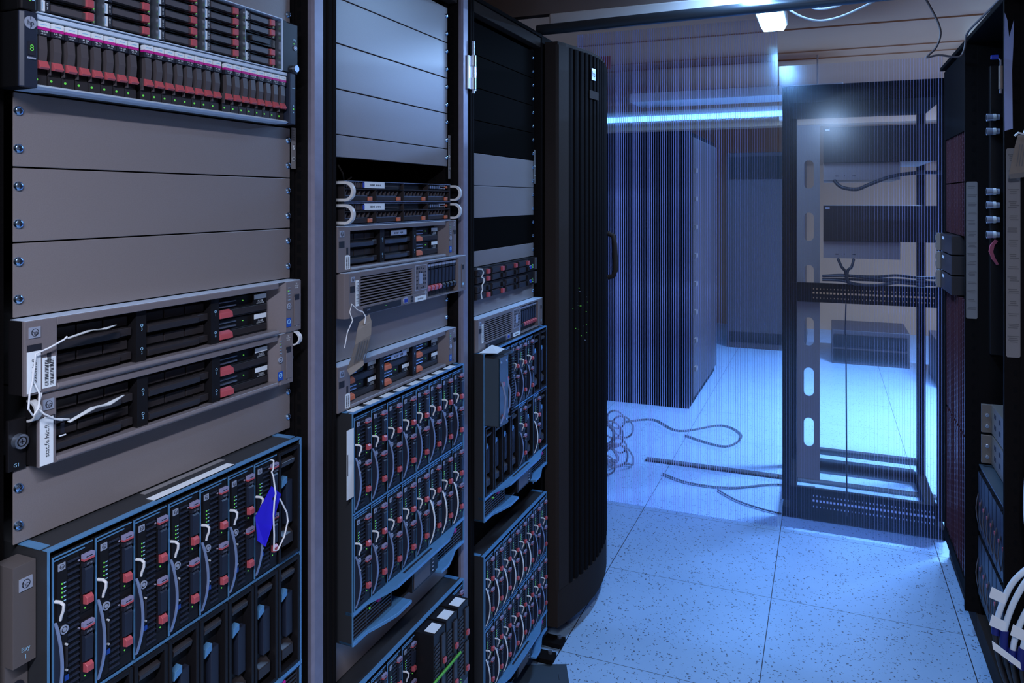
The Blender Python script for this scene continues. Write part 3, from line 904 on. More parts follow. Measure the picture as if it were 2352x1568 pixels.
# ---------------------------------------------------------------- slim servers
def server_slim(k, label, host):
    H = Uh
    t = thing('rack_server', label, 'server', (PX, YL[1] + 0.0, zU(k)), group=None)
    part('body', lambda: MB('chassisdark').box(-0.60, 0.0, 0.033, 0.465, 0.0012, H - 0.0012), t, key='slbody')

    def fr():
        b = MB('dark').box(0, 0.004, 0.030, 0.478, 0.001, H - 0.0012)
        b.m('steel').box(0.004, 0.0185, 0.030, 0.478, 0.001, 0.0022).box(0.004, 0.0185, 0.030, 0.478, H - 0.0022, H - 0.0012)
        b.m('dark2').box(0.004, 0.018, 0.030, 0.478, 0.0265, 0.0283)
        for q in range(5):
            y = 0.030 + q * 0.1115
            b.m('dark2').box(0.004, 0.018, y, y + 0.002, 0.002, H - 0.002)
        return b
    part('front_frame', fr, t, key='slfr')
    for q in range(4):
        y = 0.034 + q * 0.1115
        d = part('hard_drive', lambda: _lff(), t, (0.004, y, 0.0030), key='sllff')
        part('latch', lambda: MB('orange').box(0, 0.015, 0.080, 0.094, 0.001, 0.009), d, key='sllffl', bevel=0.0007)

    def top():
        b = MB('ink').box(0, 0.006, 0.112, 0.215, 0, 0.0125)
        b.m('dark2').box(0.006, 0.008, 0.118, 0.205, 0.003, 0.006)
        b.m('carrier')
        for q in range(12):
            b.box(0, 0.010, 0.005 + q * 0.008, 0.007 + q * 0.008, 0.001, 0.012)
        return b

    def conn():
        b = MB('ink').box(0, 0.003, 0.340, 0.432, 0.001, 0.0125)
        for q in range(6):
            b.m('steel').box(0, 0.010, 0.345 + q * 0.009, 0.349 + q * 0.009, 0.003, 0.010)
        for q in range(8):
            b.m('badge').cylx(0, 0.011, 0.392 + (q % 4) * 0.008, 0.004 + (q // 4) * 0.006, 0.0015, 8)
        b.m('orange').cylx(0, 0.012, 0.426, 0.007, 0.003, 10)
        return b
    part('upper_strip', top, t, (0.006, 0.034, 0.0293), key='sltop')
    part('connector_block', conn, t, (0.006, 0.034, 0.0293), key='slconn')
    part('host_name_sticker', lambda: MB('white').box(0, 0.0006, 0, 0.075, 0, 0.0130).m('ink').marks(0.0009, 0.040, 0.0064, 0.042, 0.0036, 11, host).m('vga').box(0, 0.0007, -0.006, 0.0, 0.001, 0.011), t, (0.0190, 0.098, 0.0296))

    def loop():
        b = MB('knob'); n = 22; R = 0.0195; vs = []; fs = []
        prof = []
        for q in range(n + 1):
            a = -pi / 2 + pi * q / n
            prof.append((0.024 + 0.020 * cos(a), R * sin(a), 0.024 + 0.0145 * cos(a), 0.0140 * sin(a)))
        prof = [(-0.0, -R, 0.0, -0.0140)] + prof + [(-0.0, R, 0.0, 0.0140)]
        for (a, c, d, e) in prof:
            vs += [(a, -0.004, c), (a, 0.004, c), (d, 0.004, e), (d, -0.004, e)]
        for q in range(len(prof) - 1):
            i = 4 * q
            for j in range(4):
                fs.append((i + j, i + (j + 1) % 4, i + 4 + (j + 1) % 4, i + 4 + j))
        fs += [(0, 1, 2, 3), tuple(len(vs) - 1 - j for j in range(4))]
        b.add(vs, fs)
        return b
    for y in (0.024, 0.484):
        h = part('loop_handle', loop, t, (0.002, y, H / 2), key='slloop', smooth=True)
        part('screw', screw_mb, h, (0.001, -0.008 if y < 0.1 else 0.008, 0.010), key='screw', smooth=True)
    return t


def _lff():
    b = MB('ink').box(0, 0.004, 0, 0.104, 0, 0.0225)
    b.m('dark2').box(0.004, 0.012, 0.002, 0.100, 0.001, 0.010)
    b.m('carrier')
    for q in range(6):
        b.prism([(0.006 + q * 0.016, 0.012), (0.008 + q * 0.016, 0.012), (0.012 + q * 0.016, 0.021), (0.010 + q * 0.016, 0.021)], 'x', 0.004, 0.009)
    b.m('steel').box(0.004, 0.0125, 0.002, 0.078, 0.0102, 0.0110)
    return b


server_slim(-1, 'upper slim black server with silver loop handles and white sticker', 1)
server_slim(-2, 'lower slim black server with silver loop handles and white sticker', 2)


def server_slim2(k, label, pat):
    H = Uh
    t = thing('rack_server', label, 'server', (PX, YL[2], zU(k)))
    part('body', lambda: MB('chassisdark').box(-0.60, 0.0, 0.033, 0.465, 0.0012, H - 0.0012).m('dark').box(0, 0.010, 0.012, 0.488, 0.0012, H - 0.0012), t, key='sl2body')
    for q in range(8):
        y = 0.030 + (q // 2) * 0.1; z = 0.003 + (q % 2) * 0.0195
        d = part('hard_drive', lambda: MB('dark2').box(0, 0.006, 0, 0.078, 0, 0.0165).m('ink').box(0.006, 0.007, 0.004, 0.060, 0.003, 0.0135), t, (0.010, y, z), key='sl2d')
        part('latch', (lambda: MB('pink').box(0.005, 0.013, 0.062, 0.076, 0.002, 0.0145)) if pat[q] == '1' else (lambda: MB('dark').box(0.005, 0.013, 0.062, 0.076, 0.002, 0.0145)), d, key='sl2l' + pat[q], bevel=0.0008)
    part('video_port', lambda: MB('badge').box(0, 0.0012, -0.002, 0.016, -0.005, 0.005).m('vga').box(0.0012, 0.002, 0, 0.014, -0.0035, 0.0035), t, (0.010, 0.435, 0.013), key='sl2v')
    lights_column(t, 0.010, 0.463, 0.020, 3, 0.005, 0.0014)
    part('end_latch', lambda: MB('steel').box(0, 0.004, 0, 0.008, 0, Uh - 0.006), t, (0.010, 0.484, 0.003), key='sl2e', bevel=0.0008)
    return t


server_slim2(-6, 'upper slim black server with pink latches and tied cord ' + far_, '11010101')
server_slim2(-7, 'lower slim black server with two pink latches ' + far_, '10100000')


# ---------------------------------------------------------------- blade enclosures
def blade(root_loc, label, white_lever=False, group=None, ext=0.0):
    W_, H = 0.0535, 0.1800
    t = thing('blade_server', label, 'blade server', root_loc, group=group)

    def body():
        b = MB('dark').box(-0.30, 0.0, 0.0, W_, 0.0, H)
        b.m('chassis').box(0.0, 0.0016, 0.0, 0.0016, 0.0, H).box(0.0, 0.0016, 0.002, W_ - 0.001, H - 0.0012, H).box(0.0, 0.0016, 0.002, W_ - 0.012, H - 0.0052, H - 0.0042)
        b.m('dark').box(0.0, 0.003, 0.005, 0.017, 0.096, H - 0.007).box(0.0, 0.003, 0.005, 0.017, 0.006, 0.085)
        return b
    part('bezel', body, t, key='bl_body')

    def vent():
        b = MB('dark').box(0, 0.0012, 0.0178, 0.0335, 0.004, H - 0.006)
        b.m('bezelblue')
        for q in range(23):
            z = 0.007 + q * 0.0072
            b.prism([(0.001, z), (0.0040, z + 0.0014), (0.0040, z + 0.0022), (0.001, z + 0.0030)], 'y', 0.0182, 0.0330)
        return b
    part('vent_grille', vent, t, key='bl_vent')
    for z in (0.098, 0.016):
        d = part('hard_drive', lambda: MB('dark').box(-0.002, 0.0015, 0, 0.0165, 0, 0.072).m('bezelblue').prism([(0.0015, 0.022), (0.0062, 0.024), (0.0070, 0.052), (0.0015, 0.058)], 'y', 0.0025, 0.0135), t, (0.0, 0.0355, z), key='bl_drv')
        part('latch', lambda: MB('pink').prism([(0.001, 0.0095), (0.0085, 0.0105), (0.0085, 0.0180), (0.0050, 0.0210), (0.001, 0.0210)], 'y', 0.0035, 0.0130), d, key='bl_latch', bevel=0.0006)

        def lb():
            b = MB('lilac').box(0, 0.0068, 0.001, 0.0155, 0.0655, 0.0705)
            b.m('pink').box(0, 0.0068, 0.001, 0.0155, 0.0630, 0.0655)
            b.m('ink').box(0, 0.0066, 0.001, 0.0155, 0.0565, 0.0612).box(0.0068, 0.0070, 0.004, 0.0125, 0.0670, 0.0680)
            b.m('badge').text('72 GB', 0.0030, 0.0069, 0.0082, 0.0588)
            return b
        part('capacity_label', lb, d, key='bl_lab')
        part('activity_light', lambda: MB('led').cylx(0.0015, 0.002, 0.006, 0.0042, 0.0010, 8), d, key='bl_act')
        part('release_dot', lambda: MB('port').cylx(0.0, 0.0022, -0.0022, 0.0655, 0.0014, 10), d, key='bl_dot', smooth=True)
    logo_square(t, 0.003, 0.0098, H - 0.0135, 0.0080)
    lights_column(t, 0.003, 0.0105, H - 0.034, 5, 0.0052, 0.0010)
    button(t, 0.003, 0.0128, 0.0915, 0.0052)

    def lv():
        n = 14; b = MB('bezelblue'); prof = []
        for q in range(n + 1):
            f = q / n
            prof.append((0.0022 + 0.0115 * sin(pi * min(1, f * 1.02)) ** 0.8, 0.104 - f * 0.098))
        b.prism([(o, z) for o, z in prof] + [(0.001, prof[-1][1]), (0.001, prof[0][1])], 'y', 0.0014, 0.0024)
        b.m('white' if white_lever else 'lever'); vs = []; fs = []
        ya, yb = (0.0006, 0.0042) if white_lever else (0.0006, 0.0036)
        for o, z in prof: vs += [(o, ya, z), (o + 0.0020, ya, z), (o + 0.0020, yb, z), (o, yb, z)]
        for q in range(n):
            i = 4 * q
            for j in range(4):
                fs.append((i + j, i + (j + 1) % 4, i + 4 + (j + 1) % 4, i + 4 + j))
        fs += [(0, 1, 2, 3), tuple(len(vs) - 1 - j for j in range(4))]
        return b.add(vs, fs)
    L = part('ejector_lever', lv, t, key='bl_lever%d' % white_lever, smooth=True)

    def kn():
        b = MB('knob')
        b.tube([(0.002, 0.0030, 0.1285), (0.010, 0.0038, 0.1290), (0.0145, 0.0042, 0.1265), (0.0140, 0.0042, 0.1205), (0.0105, 0.0040, 0.1130), (0.0095, 0.0038, 0.1080)], 0.0020, 10, 0.0016)
        return b
    part('lever_tip', kn, L, key='bl_tip', smooth=True)
    part('front_port', lambda: MB('dark2').box(0, 0.0022, 0, 0.003, 0, 0.024).m('knob').cylx(0, 0.003, 0.0015, 0.027, 0.0013, 10).cylx(0, 0.003, 0.0015, -0.003, 0.0013, 10).m('bluebadge').box(0, 0.001, 0, 0.005, -0.016, -0.010), t, (0.003, 0.0135, 0.046), key='bl_port')
    return t


def blade_blank(root_loc, label, group=None):
    W_, H = 0.0535, 0.1800
    t = thing('blade_blank', label, 'blank cover', root_loc, group=group)

    def body():
        b = MB('dark')
        fr = 0.0055
        b.box(-0.02, 0.003, 0, fr, 0, H).box(-0.02, 0.003, W_ - fr, W_, 0, H).box(-0.02, 0.003, fr, W_ - fr, 0, fr).box(-0.02, 0.003, fr, W_ - fr, H - fr, H)
        b.box(-0.022, -0.014, fr, W_ - fr, fr, H - fr)
        b.m('dark2').prism([(-0.014, H - 0.012), (0.001, H - 0.020), (-0.001, H - 0.027), (-0.014, H - 0.034)], 'y', 0.010, W_ - 0.010)
        b.prism([(-0.014, 0.016), (-0.002, 0.020), (-0.002, 0.036), (-0.014, 0.046)], 'y', 0.014, W_ - 0.012)
        b.m('bezelblue').box(-0.014, -0.004, 0.0265, W_ - 0.011, 0.052, 0.124)
        return b
    part('cover', body, t, key='bb_body', bevel=0.0010)
    part('release_clip', lambda: MB('chassis').prism([(0.012, 0.118), (0.026, 0.124), (0.026, 0.134), (0.014, 0.130)], 'x', -0.012, -0.001), t, key='bb_clip', bevel=0.0006)
    return t


def enclosure(rack, k, label, x=0.048, lower=True, y0=0.009, w_=0.456, ears=True, stickers=0):
    """10-unit enclosure; its blades are things of their own"""
    H = 10 * Uh
    t = thing('blade_enclosure', label, 'blade enclosure', (PX, YL[rack] + y0, zU(k)))

    def shell():
        b = MB('chassisdark').box(-0.62, -0.58, 0, w_, 0.001, H - 0.001)
        b.box(-0.62, x, 0, 0.0032, 0.001, H - 0.001).box(-0.62, x, w_ - 0.0032, w_, 0.001, H - 0.001)
        b.box(-0.62, x, 0.0032, w_ - 0.0032, H - 0.0042, H - 0.001).box(-0.62, x, 0.0032, w_ - 0.0032, 0.001, 0.004)
        return b
    part('shell', shell, t, key='enshell%.3f' % w_)

    def rim():
        b = MB('chassis')
        b.box(x, x + 0.0025, -0.0005, 0.0012, 0.001, H - 0.0005).box(x, x + 0.0025, w_ - 0.0026, w_ + 0.0005, 0.001, H - 0.0005)
        b.box(x, x + 0.0025, 0.0012, w_ - 0.0026, H - 0.0022, H - 0.0005)
        b.box(x - 0.007, x, -0.0008, w_ + 0.0008, H - 0.0010, H - 0.0002)
        b.box(-0.01, x - 0.012, -0.0008, 0.012, H - 0.0010, H - 0.0002).box(-0.01, x - 0.012, w_ - 0.012, w_ + 0.0008, H - 0.0010, H - 0.0002)
        b.box(x - 0.004, x, 0.003, w_ - 0.003, 0.2475, 0.2510)
        return b
    part('front_rim', rim, t, key='enrim%.3f' % w_)

    def lip(z0, z1, gap, half=0):
        b = MB('chassis')
        prof = [(0.0, 0.004), (0.10, 0.004), (0.18, 0.016), (0.26, 0.026), (0.74, 0.026), (0.82, 0.016), (0.90, 0.004), (1.0, 0.004)]
        if gap:
            for part_ in ([p for p in prof if p[0] < 0.3] + [(0.38, 0.026)], [(0.66, 0.026)] + [p for p in prof if p[0] > 0.7])[half:half + 1]:
                poly = [(x + o, f * w_) for f, o in part_] + [(x - 0.03, part_[-1][0] * w_), (x - 0.03, part_[0][0] * w_)]
                b.prism(poly, 'z', z0, z1)
        else:
            poly = [(x + o, f * w_) for f, o in prof] + [(x - 0.015, w_), (x - 0.015, 0)]
            b.prism(poly, 'z', z0, z1)
        return b
    part('upper_lip', lambda: lip(0.0585, 0.0650, False).m('ink').box(x + 0.008, x + 0.0135, w_ * 0.36, w_ * 0.62, 0.0648, 0.0653).m('steel').cylx(x, x + 0.0001, w_ * 0.2, 0.062, 0.003, 10), t, key='enlipu%.3f' % w_, bevel=0.0012)
    for h in (0, 1):
        part('lower_lip', lambda: lip(0.0008, 0.0075, True, h), t, key='enlipl%.3f%d' % (w_, h), bevel=0.0012)

    def grl(a, c):
        b = MB('void').box(x - 0.02, x - 0.006, a, c, 0.008, 0.058)
        b.m('dark2')
        for q in range(7):
            b.box(x - 0.006, x - 0.002, a, c, 0.0095 + q * 0.0068, 0.0125 + q * 0.0068)
        for q in range(4):
            y = a + (c - a) * q / 3
            b.box(x - 0.006, x - 0.0015, y - 0.001, y + 0.001, 0.008, 0.058)
        return b
    part('power_vent', lambda: grl(0.006, w_ * 0.30), t, key='eng1%.3f' % w_)
    part('power_vent', lambda: grl(w_ * 0.70, w_ - 0.006), t, key='eng2%.3f' % w_)
    for y in (w_ * 0.175, w_ * 0.88):
        part('release_tab', lambda: MB('magenta').box(0, 0.006, 0, 0.012, 0, 0.008), t, (x - 0.001, y, 0.046), key='entab', bevel=0.001)
        part('status_light', lambda: MB('led').cylx(0, 0.0012, 0, 0, 0.0020, 12), t, (x - 0.001, y - 0.022, 0.044), key='enled')

    def disp():
        b = MB('dark').box(-0.03, 0.010, 0, 0.115, 0, 0.053)
        b.m('carrier').box(0.010, 0.0115, 0.006, 0.078, 0.005, 0.048)
        b.m('badge')
        for q in range(5): b.box(0.010, 0.0112, 0.088, 0.094, 0.008 + q * 0.0085, 0.0105 + q * 0.0085)
        return b
    part('display_module', disp, t, (x, w_ * 0.44, 0.004), key='endisp', bevel=0.0010)
    if ears:
        def er():
            b = MB('ear')
            b.box(-0.002, 0.030, -0.028, -0.001, 0.30, 0.415).box(-0.002, 0.016, -0.028, -0.001, 0.21, 0.30).box(-0.002, 0.030, -0.028, -0.001, 0.16, 0.235)
            b.m('ink').cylx(0.016, 0.0165, -0.014, 0.268, 0.009, 18)
            return b
        e = part('mounting_ear', er, t, (0, 0, 0.018), key='enear', bevel=0.004)
        logo_square(e, 0.030, -0.0135, 0.392, 0.014)
        part('bay_mark', lambda: MB('cyantxt').text('Bay', 0.0075, 0, 0, 0.004).text('1', 0.0075, 0, 0, -0.005), e, (0.0305, -0.0135, 0.313), key='bay')
    part('mounting_ear', lambda: MB('ear').box(-0.002, 0.020, 0.0015, 0.020, 0.255, 0.345), t, (0, w_, 0.018), key='enear2', bevel=0.004)
    for q in range(stickers):
        y = 0.010 + q * 0.0565
        part('number_sticker', lambda: MB('white').box(0, 0.016, 0, 0.038, 0, 0.0005), t, (x - 0.019, y, H - 0.0002), key='ensticker')
    return t


def slots(rack, k, x=0.048, y0=0.009, w_=0.456):
    """positions of the eight upper and eight lower half-height bays"""
    step = (w_ - 0.0075) / 8
    up = [(PX + x + 0.0015, YL[rack] + y0 + 0.0042 + q * step, zU(k) + 0.2545) for q in range(8)]
    lo = [(PX + x + 0.0015, YL[rack] + y0 + 0.0042 + q * step, zU(k) + 0.0665) for q in range(8)]
    return up, lo


M['greencord'] = mat('green_cord', (0.10, 0.42, 0.03), 0.45)
single('green_cord', MB('greencord').tube([(PX + 0.106, 1.385, 0.424), (PX + 0.104, 1.45, 0.422), (PX + 0.104, 1.51, 0.420), (PX + 0.104, 1.565, 0.419)], 0.0030, 10), 'thin green cord stretched across the protruding storage blades', 'cord', smooth=True)
# nearest rack
E1 = enclosure(0, -20, 'large blade enclosure at the bottom of the nearest rack')
part('long_sticker', lambda: MB('white').box(0, 0.018, 0, 0.150, 0, 0.0006), E1, (0.026, 0.158, 10 * Uh - 0.0008), label='white strip sticker')
part('long_sticker', lambda: MB('greylabel').box(0, 0.010, 0, 0.150, 0, 0.0006), E1, (0.002, 0.168, 10 * Uh - 0.0008), label='grey strip sticker')
up, lo = slots(0, -20)
for q in range(7):
    blade(up[q], ORD[q] + ' blade server from the left in the nearest rack\'s enclosure')
blade_blank(up[7], 'dark blank cover at the right end of the nearest enclosure\'s upper row')
for q in range(8):
    blade_blank(lo[q], ORD[q] + ' dark blank cover from the left, lower row, nearest enclosure')
# middle rack
enclosure(1, -20, 'blue-edged blade enclosure with white number stickers in the middle rack', y0=0.012, w_=0.478, ears=False, stickers=8)
up, lo = slots(1, -20, y0=0.012, w_=0.478)
for q in range(8):
    blade(up[q], ORD[q] + ' blade server from left, upper row, middle rack\'s sticker-topped enclosure')
for q in range(8):
    blade(lo[q], ORD[q] + ' blade server from left, lower row, middle rack\'s sticker-topped enclosure', white_lever=(q > 4))
enclosure(1, -32, 'blade enclosure at the floor end of the middle rack', y0=0.012, w_=0.478, ears=False)
up, lo = slots(1, -32, y0=0.012, w_=0.478)
for q in range(4):
    blade(up[q], ORD[q] + ' blade server from left in the lowest enclosure of the middle rack', white_lever=True)


def storage_blade(loc, label):
    t = thing('storage_blade', label, 'blade server', loc)

    def body():
        b = MB('dark').box(-0.25, 0.045, 0.0, 0.0535, 0.0, 0.186)
        b.m('dark2')
        for q in range(16):
            b.box(0.045, 0.047, 0.004, 0.026, 0.020 + q * 0.009, 0.024 + q * 0.009)
        b.box(0.045, 0.049, 0.031, 0.049, 0.100, 0.170).box(0.045, 0.049, 0.031, 0.049, 0.016, 0.090)
        return b
    part('bezel', body, t, key='stb', bevel=0.0012)
    part('top_sticker', lambda: MB('white').box(0, 0.026, 0, 0.036, 0, 0.0006), t, (0.016, 0.009, 0.186), key='stbs')
    for z in (0.024, 0.108):
        part('latch', lambda: MB('pink').box(0, 0.005, 0, 0.011, 0, 0.011), t, (0.049, 0.0345, z), key='stbl', bevel=0.001)
    part('status_lights', lambda: MB('led').cylx(0, 0.001, 0, 0, 0.0013, 10).cylx(0, 0.001, 0, 0.006, 0.0013, 10), t, (0.047, 0.010, 0.012), key='stbled')
    return t


for q in range(4, 7):
    storage_blade((up[q][0], up[q][1], up[q][2] - 0.0028), ['left', 'middle', 'right'][q - 4] + ' one of three protruding black storage blades with white top stickers')
blade(up[7], 'blade server at the right end of the middle rack\'s lowest enclosure')
for q in (6, 7):
    blade(lo[q], ['second', 'first'][q - 6] + ' blade server from right, lower row, middle rack\'s lowest enclosure', white_lever=True)
# farther rack
enclosure(2, -20, 'half empty blade enclosure in the upper part of the farther rack', y0=0.004, w_=0.484, ears=False)
up, lo = slots(2, -20, y0=0.004, w_=0.484)


def wide_blade(loc, label, fins):
    t = thing('pulled_blade', label, 'blade server', loc)

    def body():
        b = MB('chassisdark').box(-0.25, 0.040, 0.0, 0.0545, 0.0, 0.180)
        b.m('sheet').box(0.040, 0.0425, 0.0, 0.0545, 0.0, 0.180).box(0.0, 0.040, -0.0006, 0.0, 0.002, 0.178).m('chassis').box(0.0405, 0.0432, 0.0, 0.0012, 0.0, 0.180).box(0.0405, 0.0432, 0.0533, 0.0545, 0.0, 0.180)
        b.m('steel')
        for z in (0.012, 0.168):
            for y in (0.010, 0.044): b.cylx(0.0425, 0.0445, y, z, 0.0026, 12)
        if fins:
            b.m('dark')
            for q in range(22): b.box(0.0425, 0.050, 0.034, 0.054, 0.006 + q * 0.0078, 0.0095 + q * 0.0078)
        return b
    part('bezel', body, t)
    for z in (0.018, 0.104):
        part('latch', lambda: MB('pink').box(0, 0.005, 0, 0.011, 0, 0.011), t, (0.0425, 0.014, z), key='wbl', bevel=0.001)
    part('ejector_lever', lambda: MB('lever').tube([(0.044, 0.004, 0.010), (0.056, 0.004, 0.040), (0.058, 0.004, 0.080), (0.048, 0.004, 0.118)], 0.003, 8), t, smooth=True, key='wbll')
    return t


wide_blade(up[0], 'leftmost pulled-out shiny blade under the white card, farther rack', False)
wide_blade((up[1][0] - 0.012, up[1][1], up[1][2]), 'second pulled-out shiny blade, with black cooling fins, farther rack', True)
for q in (2, 3):
    blade(up[q], ORD[q] + ' bay blade server in the farther rack\'s half empty enclosure')
for q in (4, 5):
    blade(up[q], ORD[q] + ' bay blade server in the farther rack\'s half empty enclosure')
for q in (6, 7):
    blade_blank(up[q], ORD[q] + ' bay dark blank cover, upper row, farther rack\'s half empty enclosure')
for q in range(8):
    if q in (4, 6): blade(lo[q], ORD[q] + ' bay blade server, lower row, farther rack\'s half empty enclosure', white_lever=(q == 6))
    else: blade_blank(lo[q], ORD[q] + ' bay dark blank cover, lower row, farther rack\'s half empty enclosure')
enclosure(2, -32, 'full blade enclosure at the bottom of the farther rack', y0=0.004, w_=0.484, ears=False)
up, lo = slots(2, -32, y0=0.004, w_=0.484)
for q in range(8):
    blade(up[q], ORD[q] + ' blade server from left, upper row, farther rack\'s bottom enclosure', white_lever=(q < 6))
for q in range(8):
    blade(lo[q], ORD[q] + ' blade server from left, lower row, farther rack\'s bottom enclosure', white_lever=(q in (0, 1, 2, 4)))


# ---------------------------------------------------------------- hanging tags, stickers on the left row
def blue_tag():
    t = thing('blue_tag', 'blue paper tag on a white cord over the seventh near blade', 'tag', (PX + 0.064, 0.957, 0.954))
    t.scale = (1, 0.80, 0.80)

    def card():
        poly = [(-0.028, 0.018), (0.006, 0.066), (0.034, 0.040), (0.006, -0.012), (-0.016, -0.044), (-0.026, -0.030)]
        vs = [(0.006 + 0.12 * max(0, 0.02 - z) ** 1.0 * 0.4 - (0.008 if y < -0.02 else 0), y, z) for y, z in poly]
        b = MB('bluetag')
        b.add(vs, [(0, 1, 2, 3, 4, 5)])
        b.add([(x - 0.0008, y, z) for x, y, z in vs], [(5, 4, 3, 2, 1, 0)])
        b.m('ink').cylx(0.0068, 0.0072, 0.010, 0.040, 0.0028, 12)
        return b
    part('card', card, t)
    part('cord', lambda: MB('cord').tube([(0.004, 0.006, 0.118), (0.008, 0.009, 0.116), (0.008, 0.008, 0.100), (0.006, 0.006, 0.094), (0.008, 0.008, 0.085), (0.009, 0.010, 0.066), (0.010, 0.012, 0.050), (0.010, 0.008, 0.036), (0.011, 0.004, 0.010), (0.011, 0.006, -0.030), (0.011, 0.005, -0.060), (0.011, 0.016, -0.064), (0.011, 0.036, -0.045), (0.011, 0.047, -0.018), (0.011, 0.044, 0.0), (0.010, 0.030, 0.026), (0.009, 0.026, 0.034)], 0.0014, 8), t, smooth=True)


blue_tag()


def manila():
    t = thing('manila_tag', 'manila tag with printed lines hanging on white string ' + mid, 'tag', (PX + 0.046, 1.222, 1.150))

    def card():
        prof = [(0.020, 0.018, 0.072, 0.078), (0.030, 0.0, 0.060, 0.066), (0.034, -0.010, 0.045, 0.048), (0.036, -0.016, 0.020, 0.022), (0.037, -0.018, -0.010, -0.008), (0.038, -0.024, -0.034, -0.020)]
        b = MB('paper')
        zs = [0.078, 0.064, 0.040, 0.016, -0.004, -0.014]
        yc = [0.034, 0.028, 0.018, 0.008, 0.000, -0.006]
        hw = [0.014, 0.022, 0.024, 0.024, 0.024, 0.020]
        xs = [0.000, 0.004, 0.008, 0.006, 0.002, 0.010]
        vs = []
        for z, y, h_, x in zip(zs, yc, hw, xs):
            vs += [(x, y - h_, z - 0.006), (x + 0.004, y + h_, z + 0.006)]
        fs = [(2 * i, 2 * i + 1, 2 * i + 3, 2 * i + 2) for i in range(5)]
        b.add(vs, fs); b.add([(x - 0.0008, y, z) for x, y, z in vs], [tuple(reversed(f)) for f in fs])
        b.m('greytext')
        for q in range(5):
            y = -0.016 + q * 0.009
            b.add([(0.0125, y + 0.015, 0.038), (0.0130, y + 0.019, 0.039), (0.0105, y + 0.005, 0.002), (0.0100, y + 0.001, 0.001)], [(0, 1, 2, 3)])
        b.m('ink').ringx(0.0048, 0.0056, 0.030, 0.066, 0.0030, 0.0018, 14)
        return b
    part('card', card, t)
    part('string', lambda: MB('cord').tube([(0.005, 0.030, 0.068), (0.006, 0.032, 0.082), (0.004, 0.026, 0.092), (0.002, 0.010, 0.098), (-0.004, 0.000, 0.110), (-0.006, -0.004, 0.095), (0.002, -0.006, 0.080), (0.000, -0.020, 0.060), (-0.004, -0.024, 0.030)], 0.0011, 7), t, smooth=True)


manila()
single('side_label', MB('white').box(0, 0.001, 0, 0.022, 0, 0.130).m('greytext').box(0.001, 0.0013, 0.001, 0.0035, 0.045, 0.085), 'tall white label stuck by the left side of the middle enclosure', 'label', (PX + 0.052, 1.1905, 0.897), bevel=0.0002)
part_white = single('white_card', MB('white').add([(0, 0, 0), (0.050, 0.006, 0.002), (0.048, 0.060, 0.004), (0.004, 0.075, 0.009)], [(0, 1, 2, 3)]).add([(0, 0, -0.0008), (0.050, 0.006, 0.0012), (0.048, 0.060, 0.0032), (0.004, 0.075, 0.0082)], [(3, 2, 1, 0)]), 'bent white card lying on top of the farther rack\'s half empty enclosure', 'card', (PX + 0.034, 1.815, 1.0545))
cordt = single('cord', MB('cord').tube([(0.018, 0.018, 1.274), (0.024, 0.038, 1.272), (0.024, 0.046, 1.262), (0.020, 0.042, 1.250), (0.022, 0.052, 1.246), (0.024, 0.048, 1.236), (0.022, 0.040, 1.228), (0.022, 0.044, 1.216), (0.022, 0.034, 1.208), (0.022, 0.040, 1.192)], 0.0018, 8), 'knotted white cord hanging over the slim servers ' + far_, 'cord', (PX, YL[2] + 0.01, 0), smooth=True)


def warn_label(y, z0, z1, label):
    h_ = z1 - z0
    b = MB('greylabel').box(0, 0.0008, 0, 0.011, 0, h_)
    b.m('white').cylx(0.0008, 0.0011, 0.0055, h_ * 0.52, 0.0048, 20).cylx(0.0008, 0.0011, 0.0055, h_ * 0.24, 0.0048, 20)
    b.m('ink').ringx(0.0011, 0.0013, 0.0055, h_ * 0.52, 0.0048, 0.0040, 20).ringx(0.0011, 0.0013, 0.0055, h_ * 0.24, 0.0048, 0.0042, 20)
    b.add([(0.0013, 0.0022, h_ * 0.52 - 0.0028), (0.0013, 0.0028, h_ * 0.52 - 0.0034), (0.0013, 0.0088, h_ * 0.52 + 0.0028), (0.0013, 0.0082, h_ * 0.52 + 0.0034)], [(0, 1, 2, 3)])
    b.box(0.0011, 0.0013, 0.0042, 0.0068, h_ * 0.20, h_ * 0.28)
    b.m('greytext')
    for q in range(5): b.box(0.0008, 0.001, 0.002, 0.009, h_ * (0.70 + q * 0.055), h_ * (0.72 + q * 0.055))
    single('warning_label', b, label, 'label', (PX + 0.0005, y, z0))


warn_label(YR[0] + 0.0012, 1.515, 1.588, 'grey warning label with two round symbols on the nearest rack rail')
warn_label(YR[1] + 0.0012, 1.512, 1.622, 'grey warning label with two round symbols on the middle rack rail')
warn_label(YR[2] + 0.0012, 1.512, 1.622, 'grey warning label with round symbols on the farther rack rail')
# cables dangling in the dark gap of the middle rack
single('loose_cable', MB('cable').tube([(-0.16, 0.16, 1.54), (-0.15, 0.165, 1.525), (-0.15, 0.16, 1.502)], 0.002, 8), 'left white cable end dangling in the dark gap of the middle rack', 'cable', (PX, YL[1], 0), smooth=True)
single('loose_cable', MB('cable').tube([(-0.16, 0.26, 1.54), (-0.15, 0.265, 1.520), (-0.15, 0.27, 1.500), (-0.14, 0.285, 1.512)], 0.002, 8), 'right white cable end dangling in the dark gap of the middle rack', 'cable', (PX, YL[1], 0), smooth=True)


